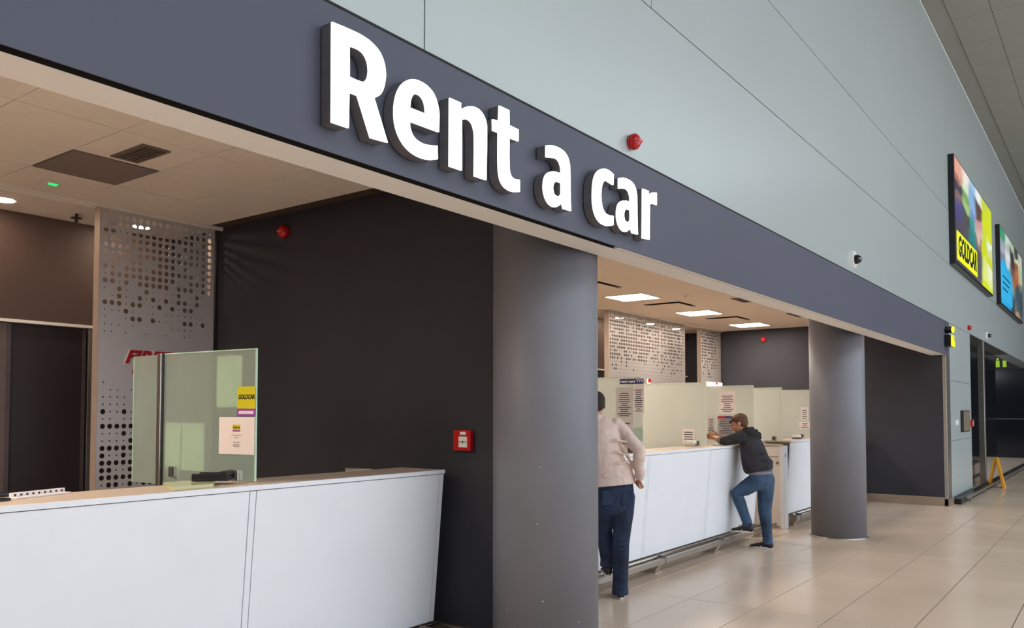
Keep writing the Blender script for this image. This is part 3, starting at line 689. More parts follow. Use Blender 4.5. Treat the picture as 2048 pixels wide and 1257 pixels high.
bm = bmesh.new(); bmesh.ops.create_cone(bm, cap_ends=True, segments=24, radius1=.03, radius2=.045, depth=.014, matrix=Matrix.Translation((9.62, 3.98, ZT+.007))); link('dish_body', bm, M_whitep, t)
t = thing('desk_monitor_arm', (7.5, 3.98, ZT), 'small dark clamp device on the counter behind the pink shirt sleeve', 'device')
bm = bmesh.new(); tube(bm, [((7.42, 3.93, ZT+.008), .014), ((7.42, 3.93, ZT+.09), .012), ((7.42, 3.97, ZT+.15), .012)], 10); link('arm', bm, M_black, t, True)
box('base', (7.38, 7.46, 3.88, 3.98, ZT, ZT+.015), M_black, t, .003)

# ------------------------------------------------------------------ ceiling fittings
def square_light(cx, lab, dy=0, g='square lights in the far office ceiling'):
    t = thing('ceiling_light', (cx, 5.69+dy, 3.34), lab, 'ceiling light', g)
    for b in ((cx-.31, cx+.31, 5.38+dy, 5.40+dy), (cx-.31, cx+.31, 5.98+dy, 6.0+dy), (cx-.31, cx-.29, 5.40+dy, 5.98+dy), (cx+.29, cx+.31, 5.40+dy, 5.98+dy)): box('frame', (*b, 3.325, 3.34), M_whitep, t)
    box('diffuser', (cx-.29, cx+.29, 5.40+dy, 5.98+dy, 3.328, 3.336), M_lamp if dy == 0 else M_lamp1, t)
for cx, lab in ((5.96, 'bright square ceiling light hidden behind the front column'), (8.35, 'bright square ceiling light just behind the front column'), (10.72, 'largest bright square ceiling light in view in the far office'), (13.08, 'middle bright square ceiling light of the far office'), (15.44, 'farthest bright square ceiling light by the dark side wall')):
    square_light(cx, lab)
for cx, dy, lab in ((.45, -.6, 'square ceiling light of the near office, outside the picture at the left'), (-2.0, -.6, 'second square ceiling light of the near office, farther out of the picture'), (-4.4, -.6, 'third square ceiling light of the near office, farthest out of the picture')):  # unseen lights added to brighten the near office
    square_light(cx, lab, dy, 'square lights in the near office ceiling')
def cassette(cx, lab):
    t = thing('air_inlet', (cx, 5.65, 3.34), lab, 'air vent', 'square ceiling air inlets')
    box('throat', (cx-.31, cx+.31, 5.36, 5.96, 3.336, 3.3395), M_black, t)
    bm = bmesh.new(); abox(bm, cx-.295, cx+.295, 5.375, 5.945, 3.314, 3.320, .002); link('cover_plate', bm, M_ceil2, t)
    for sx in (-.2, .2): rod('hanger', (cx+sx, 5.66, 3.319), (cx+sx, 5.66, 3.338), .008, M_steel, t)
for cx, lab in ((9.5, 'square air inlet beside the front column in the far ceiling'), (11.9, 'square air inlet between the first two bright ceiling lights'), (14.26, 'square air inlet between the second and third bright ceiling lights')):
    cassette(cx, lab)
def vent(x0, x1, y0, y1, lab, n=5):
    t = thing('ceiling_grille', ((x0+x1)/2, (y0+y1)/2, 3.34), lab, 'air vent')
    e = .02
    for b in ((x0, x1, y0, y0+e), (x0, x1, y1-e, y1), (x0, x0+e, y0+e, y1-e), (x1-e, x1, y0+e, y1-e)): box('frame', (*b, 3.330, 3.3395), M_grille, t)
    box('duct', (x0+e, x1-e, y0+e, y1-e, 3.3375, 3.3395), M_black, t)
    w = (x1-x0-2*e)/n
    for k in range(n): box('slat', (x0+e+w*k+w*.25, x0+e+w*k+w*.6, y0+e, y1-e, 3.331, 3.338), M_grille, t)
M_grille = mat('grille_metal', (120, 108, 98), .5, .3, var=.1)
vent(2.755, 2.945, 4.90, 5.30, 'dark slatted air grille in the near office ceiling')
vent(11.72, 12.24, 4.46, 4.60, 'small slatted grille in the far ceiling, nearer one of two', 3)
vent(14.05, 14.68, 4.42, 4.54, 'small slatted grille in the far ceiling next to the second column', 3)
def downlight(x, y, lab, pw):
    t = thing('downlight', (x, y, 3.34), lab, 'downlight', 'round downlights over the back corridor')
    bm = bmesh.new(); bmesh.ops.create_cone(bm, cap_ends=True, segments=32, radius1=.092, radius2=.098, depth=.006, matrix=Matrix.Translation((x, y, 3.3365))); link('bezel', bm, M_whitep, t)
    bm = bmesh.new(); bmesh.ops.create_cone(bm, cap_ends=True, segments=32, radius1=.078, radius2=.078, depth=.003, matrix=Matrix.Translation((x, y, 3.3320))); link('lens', bm, M_down, t)
for x, y, lab in ((.55, 7.085, 'round downlight outside the left edge of the picture'), (2.83, 7.085, 'round downlight at the left edge of the near office ceiling'), (4.0, 7.10, 'round downlight seen through the holes of the near screen'), (11.8, 7.14, 'round downlight over the dark corridor behind the wide far screen, at its left end'), (12.97, 7.14, 'leftmost downlight showing over the wide far screen'), (14.18, 7.15, 'middle downlight showing over the far screens'), (15.33, 7.16, 'rightmost small downlight showing over the far screens'), (10.6, 7.14, 'downlight lighting the brown wall behind the front column')):
    downlight(x, y, lab, 0)
t = thing('exit_indicator', (2.84, 6.29, 3.34), 'small ceiling plate with a green glowing sign in the near office', 'indicator light')
box('plate', (2.76, 2.92, 6.23, 6.35, 3.330, 3.3395), M_whitep, t, .003); prism('green_symbol', [(2.80, 6.26), (2.87, 6.26), (2.88, 6.32), (2.82, 6.31)], 'z', 3.327, 3.330, M_green, t)
t = thing('sprinkler', (3.412, 7.107, 3.34), 'small dark ceiling sprinkler near the top of the near screen', 'sprinkler')
rod('stem', (3.412, 7.107, 3.34), (3.412, 7.107, 3.27), .010, M_black, t); rod('deflector', (3.412, 7.107, 3.30), (3.412, 7.107, 3.306), .045, M_black, t); rod('collar', (3.412, 7.107, 3.268), (3.412, 7.107, 3.274), .018, M_black, t)
t = thing('smoke_detector', (11.1, 5.0, 3.34), 'tiny smoke detector beside the first bright ceiling light', 'detector')
bm = bmesh.new(); bmesh.ops.create_cone(bm, cap_ends=True, segments=24, radius1=.03, radius2=.05, depth=.03, matrix=Matrix.Translation((11.1, 5.0, 3.324))); link('dome', bm, M_whitep, t, False)
bm = bmesh.new(); bmesh.ops.create_cone(bm, cap_ends=True, segments=24, radius1=.06, radius2=.06, depth=.008, matrix=Matrix.Translation((11.1, 5.0, 3.3355))); link('base', bm, M_whitep, t)

# ------------------------------------------------------------------ alarms, call points, cameras
def sounder(p, n, lab, r=.055, grp='red alarm sounders'):
    t = thing('alarm_sounder', p, lab, 'alarm', grp); P = Vector(p); n = Vector(n)
    bm = bmesh.new(); tube(bm, [(P, r*.9), (P+n*.02, r)], 24, side=Vector((0, 0, 1)), caps=False); link('base', bm, M_red, t, False)
    bm = bmesh.new(); ell(bm, P+n*.03, (r*.95, r*1.1, .045), (n.cross(Vector((0, 0, 1))), Vector((0, 0, 1)), n), 2)
    link('dome', bm, M_red, t, True)
    c = P+n*.07; u = n.cross(Vector((0, 0, 1)))
    bm = bmesh.new(); tube(bm, [(c-u*.02, .012), (c+u*.02, .012)], 10, side=Vector((0, 0, 1))); link('lens', bm, mat('clear_red_lens', (230, 90, 90), .1, var=.05), t, True)
sounder((4.685, 2.5, 3.385), (0, -1, 0), 'red alarm sounder on the pale wall above the glowing sign', .05)
sounder((4.5, 5.70, 3.19), (-1, 0, 0), 'red alarm sounder high on the dark wall of the near office', .055)
sounder((16.45, 5.77, 3.13), (-1, 0, 0), 'red alarm sounder high on the dark wall of the far office', .055)
sounder((19.15, 2.5, 3.39), (0, -1, 0), 'tiny red alarm sounder on the pale wall beyond the yellow sign', .05)
def callpoint(p, n, lab):
    t = thing('fire_call_point', p, lab, 'fire alarm', 'red fire call points'); P = Vector(p); n = Vector(n); u = Vector((0, 0, 1)).cross(n)
    def b(nm, w, h, d0, d1, m, dz=0, du=0, bev=.003, par=None):
        bm = bmesh.new(); abox(bm, -w/2, w/2, d0, d1, -h/2, h/2, bev)
        for v in bm.verts: v.co = P+u*(v.co.x+du)+n*v.co.y+Vector((0, 0, v.co.z+dz))
        return link(nm, bm, m, par or t)
    b('housing', .155, .142, 0, .045, M_red, bev=.006); gp = b('glass_plate', .075, .075, .045, .048, M_whitep, -.01, .012, 0); b('name_strip', .05, .02, .045, .048, M_whitep, .05, .012, 0)
    b('button', .012, .016, .048, .051, M_black, -.01, .012, 0, gp)
    for s in (-1, 1): b('arrow', .014, .006, .048, .050, M_black, -.01, .012+s*.024, 0, gp)
callpoint((4.5, 3.707, 1.455), (-1, 0, 0), 'red fire call point with white plate on the dark wall left of the front column')
callpoint((16.45, 4.86, 1.40), (-1, 0, 0), 'red fire call point half hidden behind the left side of the far column')
callpoint((19.32, 2.5, 1.44), (0, -1, 0), 'small red fire call point on the pale wall by the dark doorway')
def camera_dome(p, lab, r=.11):
    t = thing('dome_camera', p, lab, 'camera', 'wall cameras'); P = Vector(p); n = Vector((0, -1, 0))
    bm = bmesh.new(); tube(bm, [(P, r), (P+n*.03, r*.9)], 28, side=Vector((0, 0, 1)), caps=False); link('base', bm, M_whitep, t)
    bm = bmesh.new(); ell(bm, P+n*.035, (r*.5, r*.5, .07), (Vector((1, 0, 0)), Vector((0, 0, 1)), Vector((0, 1, 0))), 3); link('dome', bm, M_camd, t, True)
    box('visor', (P.x-.04, P.x+.04, P.y-.1, P.y-.03, P.z-.004, P.z+.004), M_whitep, t)
camera_dome((10.15, 2.5, 3.445), 'round white dome camera on the pale wall above the fascia')
camera_dome((22.1, 2.5, 3.45), 'tiny dome camera above the steel post at the far end', .09)

# yellow wayfinding symbols at the end of the fascia
t = thing('yellow_arrow_sign', (16.5, 2.5, 3.1), 'small glowing yellow arrow above the yellow pictogram sign', 'sign')
pa = [(16.36, 3.16), (16.62, 3.30-.11), (16.62, 3.12), (16.48, 3.08), (16.36, 3.10)]
prism('face', [(16.34, 3.12), (16.42, 3.185), (16.66, 3.19), (16.66, 3.12), (16.56, 3.075), (16.42, 3.075)], 'y', 2.385, 2.395, M_ysign, t); prism('return', [(16.34, 3.12), (16.42, 3.185), (16.66, 3.19), (16.66, 3.12), (16.56, 3.075), (16.42, 3.075)], 'y', 2.395, 2.5, M_black, t)
t = thing('yellow_pictogram_sign', (16.5, 2.5, 2.82), 'tall glowing yellow pictogram sign at the far end of the fascia', 'sign')
for z0, z1, x1 in ((2.93, 3.03, 16.62), (2.83, 2.925, 16.70)):
    box('face', (16.32, x1, 2.385, 2.395, z0, z1), M_ysign, t); box('return', (16.32, x1, 2.395, 2.5, z0, z1), M_black, t)
rod('pictogram_head', (16.48, 2.380, 2.985), (16.48, 2.386, 2.985), .02, M_black, t)
# access reader on pale wall
t = thing('access_panel_box', (18.1, 2.5, 1.28), 'beige wall panel with dark side on the far pale wall', 'wall panel')
box('housing', (17.97, 18.95, 2.47, 2.5, 1.28, 1.70), M_black, t, .003); box('cover', (18.15, 18.93, 2.462, 2.470, 1.30, 1.68), M_steelw, t, .002)
box('reader', (17.35, 17.6, 2.48, 2.5, 1.42, 1.52), M_whitep, t, .003)
# bumper rail past the shop front
t = thing('bumper_rail', (19, 2.35, 0), 'low steel bumper rail on the floor along the far pale wall', 'rail')
box('rail_bar', (17.2, 34, 2.28, 2.33, .085, .125), M_steel, t, .006); box('kerb', (16.9, 34, 2.36, 2.49, 0, .10), M_black, t, .004)
for k in range(9): box('stub', (17.6+2*k, 17.68+2*k, 2.30, 2.38, 0.0, .10), M_steel, t)
t = thing('wet_floor_sign', (21.2, 2.27, 0), 'folding yellow wet floor sign standing at the far right', 'floor sign')
for s in (-1, 1):
    y = 2.27+s*.145
    prism('leaf', [(y-.022*1, .0), (y+.022, 0), (2.27+s*.012+.02, .655), (2.27+s*.012-.02, .655)], 'x', 21.1, 21.38, M_orange, t)
box('hinge', (21.14, 21.34, 2.245, 2.295, .64, .668), M_orange, t, .004)
# washroom sign on lobby glazing
t = thing('washroom_sign', (35.7, 3.2, 3.3), 'far dark sign board with yellow green toilet symbols', 'sign')
box('board', (35.70, 35.78, 1.8, 4.0, 3.28, 3.74), M_black, t)
for y in (3.70, 3.48):
    rod('figure_head', (35.69, y, 3.66), (35.70, y, 3.66), .045, M_gsign, t); box('figure_body', (35.69, 35.70, y-.06, y+.06, 3.36, 3.60), M_gsign, t)
bm = bmesh.new()
for k in range(14):
    a0 = math.pi*(.15+1.7*k/14); a1 = math.pi*(.15+1.7*(k+1)/14); c = (2.93, 3.45)
    q = [(c[0]+r*math.sin(a), c[1]+r*math.cos(a)) for a, r in ((a0, .09), (a1, .09), (a1, .13), (a0, .13))]
    bm.faces.new([bm.verts.new((35.69, *p)) for p in q])
link('wheel_symbol', bm, M_gsign, t); rod('figure_head', (35.69, 2.92, 3.66), (35.70, 2.92, 3.66), .04, M_gsign, t)

# ------------------------------------------------------------------ backlit advertising boxes
def poster_mat():
    m = bpy.data.materials.new('poster_print'); m.use_nodes = True; nt = m.node_tree; b = nt.nodes['Principled BSDF']
    at = nt.nodes.new('ShaderNodeVertexColor'); at.layer_name = 'ink'
    nt.links.new(at.outputs[0], b.inputs['Base Color']); nt.links.new(at.outputs[0], b.inputs['Emission Color']); b.inputs['Emission Strength'].default_value = .55
    b.inputs['Roughness'].default_value = .3
    return m
M_post = poster_mat()
def poster(x0, x1, z0, z1, grid, label, extra):
    t = thing('advert_lightbox', (x0, 2.5, z0), label, 'billboard', 'backlit advertising boxes on the upper wall')
    box('housing', (x0, x1, 2.40, 2.5, z0, z1), M_black, t, .004)
    R, Cn = len(grid), len(grid[0]); K = 9
    bm = bmesh.new(); lay = bm.loops.layers.float_color.new('ink')
    xa, xb, za, zb = x0+.05, x1-.03, z0+.05, z1-.03
    def col(u, v):
        c = min(max(u*Cn-.5, 0), Cn-1); r = min(max(v*R-.5, 0), R-1)
        c0, r0 = int(c), int(r); c1, r1 = min(c0+1, Cn-1), min(r0+1, R-1); fc, fr = c-c0, r-r0
        fc = min(max((fc-.3)/.4, 0), 1); fr = min(max((fr-.3)/.4, 0), 1)
        A = [lin(grid[a][b]) for a, b in ((r0, c0), (r0, c1), (r1, c0), (r1, c1))]
        return [A[0][k]*(1-fc)*(1-fr)+A[1][k]*fc*(1-fr)+A[2][k]*(1-fc)*fr+A[3][k]*fc*fr for k in range(3)]
    nu, nv = Cn*K, R*K
    from mathutils import noise
    def wob(u, v):
        n1 = noise.noise(Vector((u*5, v*4, 3.1))); n2 = noise.noise(Vector((u*6, v*5, 9.7)))
        return u+.05*n1+.03*noise.noise(Vector((u*14, v*9, 1))), v+.10*n2+.04*noise.noise(Vector((u*15, v*16, 5)))
    for i in range(nu):
        for j in range(nv):
            q = [(i, j), (i+1, j), (i+1, j+1), (i, j+1)]
            f = bm.faces.new([bm.verts.new((xa+(xb-xa)*a/nu, 2.397, zb-(zb-za)*b/nv)) for a, b in q])
            for lp, (a, b) in zip(f.loops, q): lp[lay] = (*col(*wob(a/nu, b/nv)), 1)
    link('print', bm, M_post, t); extra(t, xa, xb, za, zb); return t
g1 = [[(214,150,130),(225,215,205),(150,180,205),(225,225,225),(190,200,60),(200,212,8)],
      [(160,100,90),(200,215,180),(120,160,200),(80,56,46),(196,208,10),(200,212,8)],
      [(48,44,70),(110,150,90),(130,165,210),(90,60,50),(196,208,10),(200,212,8)],
      [(120,90,90),(150,180,110),(110,130,180),(190,140,140),(196,208,10),(200,212,8)],
      [(70,66,120),(60,70,60),(40,140,140),(200,170,160),(190,204,20),(230,232,220)],
      [(60,54,110),(70,66,72),(20,130,130),(120,100,105),(190,204,20),(200,208,140)],
      [(66,60,80),(70,66,72),(20,120,120),(80,76,84),(196,208,10),(196,208,30)],
      [(60,58,66),(66,64,70),(66,64,70),(80,76,84),(210,216,120),(225,228,190)],
      [(60,58,66),(66,64,70),(66,64,70),(80,76,84),(210,220,110),(215,222,140)],
      [(60,58,66),(66,64,70),(66,64,70),(90,86,90),(200,210,30),(200,212,8)]]
M_ylit = mat('yellow_print_lit', (225, 230, 5), .4, var=.01, emit=(225, 230, 5), estr=.55)
def ex1(t, xa, xb, za, zb):
    box('yellow_box', (xa+.1, xa+2.75, 2.390, 2.396, za+.06, za+.60), M_ylit, t)
    text('lettering', 'GOLDCAR', .52, (xa+.22, 2.388, za+.17), (1, 0, 0), (0, 0, 1), M_black, t, bold=.022, ext=.001, shear=.2, width=2.4)
poster(17.05, 22.5, 4.40, 6.45, g1, 'larger backlit advert with yellow stripe and GOLDCAR lettering', ex1)
g2 = [[(60,150,110),(200,215,205),(170,190,160),(60,60,60),(190,200,180)],
      [(150,156,170),(180,185,180),(50,50,54),(210,215,190),(200,205,170)],
      [(160,166,180),(220,220,220),(60,54,54),(150,90,50),(180,190,160)],
      [(120,130,150),(200,205,210),(110,80,80),(180,110,60),(190,190,150)],
      [(42,168,216),(42,168,216),(150,110,90),(170,90,50),(120,120,110)],
      [(42,168,216),(42,168,216),(120,150,160),(60,76,86),(60,80,90)],
      [(42,168,216),(38,160,210),(90,120,140),(60,80,90),(50,70,80)],
      [(42,168,216),(38,160,210),(60,80,96),(70,90,100),(60,70,80)],
      [(40,160,210),(36,150,200),(50,60,70),(170,140,100),(90,90,90)]]
M_clit = mat('cyan_print_lit', (42, 168, 216), .4, var=.01, emit=(42, 168, 216), estr=.55)
def ex2(t, xa, xb, za, zb):
    box('blue_box', (xa+.15, xa+2.6, 2.390, 2.396, za+.12, za+.95), M_clit, t)
    for k in range(3): box('text_bar', (xa+.35, xa+2.1-.3*k, 2.387, 2.390, za+.72-.16*k, za+.76-.16*k), MATS['navy_print'], t)
poster(24.15, 29.9, 4.40, 6.45, g2, 'farther backlit advert with a light blue box, cut by the right edge', ex2)
# ------------------------------------------------------------------ people
V3 = Vector
def frame(f):
    f = V3(f).normalized(); s = f.cross(V3((0, 0, 1))).normalized(); u = s.cross(f); return s, f, u
def hand(bm, wrist, palm, fdir, sdir, curl, L=1.):
    """palm box-ish + four unequal bent fingers + thumb leaving the side of the palm"""
    w = V3(wrist); p = V3(palm); f = (p-w).normalized(); s = V3(sdir); s = (s-f*s.dot(f)).normalized(); d = f.cross(s)*curl
    tube(bm, [(w, .024, .020), (w+f*.03, .034, .019), (w+f*.075, .041, .016), (w+f*.092, .038, .013)], 12, side=s)
    for k, ln in ((-1.5, .062), (-.5, .074), (.5, .070), (1.5, .054)):
        a = w+f*.082+s*(.0195*k); b = a+(f*.8+d*.5).normalized()*ln*L*.45; c = b+(f*.15+d).normalized()*ln*.35; e = c+(-f*.55+d*.6).normalized()*ln*.3
        tube(bm, [(a-f*.01, .0095), (b, .0088), (c, .0082), (e, .0072)], 8, side=s)
    a = w+f*.03-s*.032; b = a+(f*.6-s*.6+d*.4)*.04; c = b+(f*.8+d*.6)*.032
    tube(bm, [(a, .013), (b, .0105), (c, .0085)], 8, side=s)
def head(bm, c, f):
    s, f, u = frame(f); c = V3(c); A = (s, f, u)
    ell(bm, c+u*.028-f*.012, (.076, .099, .092), A); ell(bm, c-u*.030+f*.022, (.064, .072, .088), A); ell(bm, c-u*.078+f*.040, (.044, .046, .036), A)
    ell(bm, c+u*.022+f*.060, (.055, .030, .022), A, 2)
    tube(bm, [(c+f*.088+u*.012, .008), (c+f*.104-u*.012, .012), (c+f*.098-u*.026, .015)], 8, side=s)
    tube(bm, [(c+f*.088-u*.050-s*.022, .006), (c+f*.094-u*.050, .008), (c+f*.088-u*.050+s*.022, .006)], 8, side=u)
    for k in (-1, 1):
        ell(bm, c+s*k*.078-u*.006-f*.012, (.010, .019, .031), A, 2); ell(bm, c+s*k*.083-u*.024-f*.008, (.006, .010, .010), A, 2)
def hair(bm, c, f, back=.0):
    s, f, u = frame(f); c = V3(c); A = (s, f, u)
    ell(bm, c+u*.044-f*.018, (.080, .098, .084), A); ell(bm, c+u*.004-f*.047, (.0725, .064, .066), A)
    for k in (-1, 1): tube(bm, [(c+s*k*.072+u*.04+f*.005, .014), (c+s*k*.076+u*.0+f*.004, .010)], 8)
    tube(bm, [(c+u*.085+f*.055-s*.04, .020), (c+u*.095+f*.062, .022), (c+u*.085+f*.055+s*.04, .020)], 8, side=u)
def limb(bm, pts, seg=16, side=V3((1, 0, 0))): tube(bm, pts, seg, side=side)
def shoe(nm, heel, toe, par):
    h = V3(heel); t = V3(toe); f = (t-h).normalized(); s = f.cross(V3((0, 0, 1))).normalized(); L = (t-h).length
    bm = bmesh.new()
    tube(bm, [(h+V3((0, 0, .042)), .036, .040), (h+f*L*.25+V3((0, 0, .048)), .038, .044), (h+f*L*.55+V3((0, 0, .036)), .043, .032), (h+f*L*.85+V3((0, 0, .024)), .044, .022), (h+f*L*.97+V3((0, 0, .020)), .034, .016)], 14, side=s)
    tube(bm, [(h+f*L*.14+V3((0, 0, .06)), .040), (h+f*L*.12+V3((0, 0, .10)), .042)], 14, side=s)
    b = remesh(bm, .006, 3); o = link(nm, b, M_shoe, par, True)
    bm = bmesh.new(); n = 20; ol = []
    for k in range(n):
        a = 2*math.pi*k/n; x = math.cos(a); w = .043 if x > 0 else .038
        ol.append(h+f*(L*.5+(L*.5+.022)*x)+s*w*math.sin(a)*(1+.12*x)+V3((0, 0, .0)))
    v0 = [bm.verts.new(p) for p in ol]; v1 = [bm.verts.new(p+V3((0, 0, .020))) for p in ol]
    bm.faces.new(v0); bm.faces.new(v1[::-1])
    for k in range(n): bm.faces.new((v0[k], v1[k], v1[(k+1) % n], v0[(k+1) % n]))
    link('sole', bm, M_sole, o)
    for sg in (-1, 1):
        bm = bmesh.new(); tube(bm, [(h+f*L*.42+s*sg*.040+V3((0, 0, .022)), .006, .002), (h+f*L*.50+s*sg*.036+V3((0, 0, .048)), .006, .002), (h+f*L*.56+s*sg*.012+V3((0, 0, .067)), .006, .002)], 8, side=f)
        link('shoe_stripe', bm, M_sole, o)
    return o

# --- man in pale pink shirt (seen from behind, half behind the front column)
def man_pink():
    F = V3((.72, .69, 0)); S = V3((.69, -.72, 0)); t = thing('person', (6.52, 3.66, 0), 'man in pale pink shirt and dark jeans, seen from behind, half hidden by front column', 'person')
    pel = V3((6.42, 3.60, .965)); chest = V3((6.35, 3.67, 1.40)); nb = V3((6.325, 3.73, 1.585)); hc = V3((6.362, 3.748, 1.715)); hf = F*1+V3((0, 0, -.12))
    sR = V3((6.44, 3.58, 1.545)); eR = V3((6.435, 3.375, 1.33)); wR = V3((6.49, 3.385, 1.105)); hR = V3((6.51, 3.42, 1.02))
    sL = nb-S*.19+V3((0, 0, -.04)); eL = V3((6.40, 3.93, 1.305)); wL = V3((6.62, 4.02, 1.29))
    hipR = V3((6.49, 3.54, .90)); kR = V3((6.535, 3.595, .50)); aR = V3((6.56, 3.62, .09))
    hipL = pel-S*.085+V3((0, 0, -.06)); kL = V3((6.52, 3.76, .60)); aL = V3((6.56, 3.74, .30))
    bm = bmesh.new()
    tube(bm, [(pel, .15, .105), ((pel+chest)/2, .135, .09), (chest, .165, .105), (chest+V3((0, 0, .10)), .16, .09), (nb, .06, .06), (hc-V3((0, 0, .06)), .054, .056)], 20, side=S)
    head(bm, hc, hf)
    for a, b, c, pm in ((sR, eR, wR, hR), (sL, eL, wL, wL+F*.07)):
        tube(bm, [(a, .058), ((a+b)/2, .048), (b, .040), ((b+c)/2, .037), (c, .026)], 12)
        hand(bm, c, pm, None, F if a is sR else V3((-.4, .9, 0)), 1 if a is sR else -1)
    for a, b, c in ((hipR, kR, aR), (hipL, kL, aL)): tube(bm, [(a, .085), ((a+b)/2, .072), (b, .054), (b*.6+c*.4, .052), (c, .036)], 14)
    tube(bm, [(aR, .036), (aR+F*.1+V3((0, 0, -.05)), .03)], 10); tube(bm, [(aL, .036), (aL+F*.1+V3((0, 0, -.05)), .03)], 10)
    link('body', remesh(bm, .0062, 2), M_skin, t, True)
    bm = bmesh.new(); hair(bm, hc, hf); link('hair', remesh(bm, .006, 3), M_hairb, t, True)
    s, f, u = frame(hf)
    for k in (-1, 1):
        bm = bmesh.new(); ell(bm, hc+f*.083+s*k*.030+u*.006, (.012, .008, .007), (s, f, u), 2); link('eye', bm, M_black, t, True)
    bm = bmesh.new()   # shirt
    tube(bm, [(pel+V3((0, 0, .045))-F*.01+S*.005, .190, .148), (pel+V3((0, 0, .16))-S*.005, .172, .140), ((pel+chest)/2+V3((0, 0, .02))-S*.012, .158, .132), (chest-S*.005, .180, .136), (chest+V3((0, 0, .09)), .182, .115), (nb-V3((0, 0, .022)), .115, .080), (nb+V3((0, 0, .012)), .070, .068)], 24, side=S, f0=True)
    for a, b, c in ((sR, eR, wR), (sL, eL, wL)):
        m1 = (a+b)/2; m2 = (b+c)/2; o = (b-chest).normalized()*.008
        tube(bm, [(a-S*.02*(1 if a is sR else -1), .072), (a*.75+b*.25, .068), (m1+o, .058), (b*.85+a*.15+o*1.5, .058), (b+o*2, .055), (b*.7+c*.3+o, .056), (m2, .048), (b*.2+c*.8, .045), (c, .042)], 16)
    # folds across the elbow and the small of the back
    for k in range(4):
        z = 1.10+.10*k; q = pel+V3((0, 0, z-.965)); tube(bm, [(q-F*.118-S*.12, .012), (q-F*.139+V3((0, 0, .012)), .013), (q-F*.118+S*.10+V3((0, 0, .03*math.sin(k*2))), .011)], 8)
    tube(bm, [(sR+V3((-.02, .03, -.10)), .014), (sR+V3((-.035, -.035, -.17)), .016), (eR+V3((-.03, 0, .02)), .012)], 8)
    tube(bm, [(sR-S*.12-F*.07+V3((0, 0, -.03)), .014), (chest-F*.105+S*.12, .016), (pel+S*.16-F*.08+V3((0, 0, .2)), .014)], 8)
    link('shirt', remesh(bm, .0085, 4), M_shirt, t, True)
    bm = bmesh.new(); tube(bm, [(nb+V3((0, 0, -.012))-F*.01, .076, .072), (nb+V3((0, 0, .020)), .068, .066)], 20, side=S, f1=True); link('collar', bm, M_shirt, t, True)
    bm = bmesh.new(); tube(bm, [(wR-(hR-wR).normalized()*.035, .047), (wR+(hR-wR).normalized()*.012, .045)], 16); link('cuff', bm, M_shirt, t, True)
    bm = bmesh.new()   # jeans
    tube(bm, [(pel+V3((0, 0, .09)), .165, .120), (pel, .178, .130), (pel-V3((0, 0, .07)), .172, .128), (pel-V3((0, 0, .13)), .13, .11)], 22, side=S)
    for a, b, c in ((hipR, kR, aR), (hipL, kL, aL)):
        tube(bm, [(a+V3((0, 0, .02)), .098, .100), (a*.7+b*.3, .096), (a*.35+b*.65, .084), (b, .074), (b*.75+c*.25, .073), (b*.4+c*.6, .070), (b*.1+c*.9+V3((0, 0, .01)), .068), (c-V3((0, 0, .055 if c is aR else .03)), .076)], 18, f1=True)
        for k in range(3): q = b+V3((0, 0, .03-.045*k)); tube(bm, [(q-F*.072-S*.04, .009), (q-F*.080, .011), (q-F*.070+S*.04+V3((0, 0, .01)), .009)], 8)
    link('jeans', remesh(bm, .0085, 4), M_jeand, t, True)
    for sg in (-1, 1):
        q = pel+S*sg*.085-F*.1255-V3((0, 0, .05)); bm = bmesh.new(); abox(bm, -.05, .05, -.003, .003, -.06, .06, .002)
        for v in bm.verts: v.co = q+S*v.co.x+F*v.co.y+V3((0, 0, v.co.z))
        link('back_pocket', bm, M_jeand, t)
    shoe('shoe', (6.525, 3.595, 0.002), (6.72, 3.735, .002), t); shoe('shoe', (6.52, 3.715, .192), (6.70, 3.86, .192), t)
man_pink()

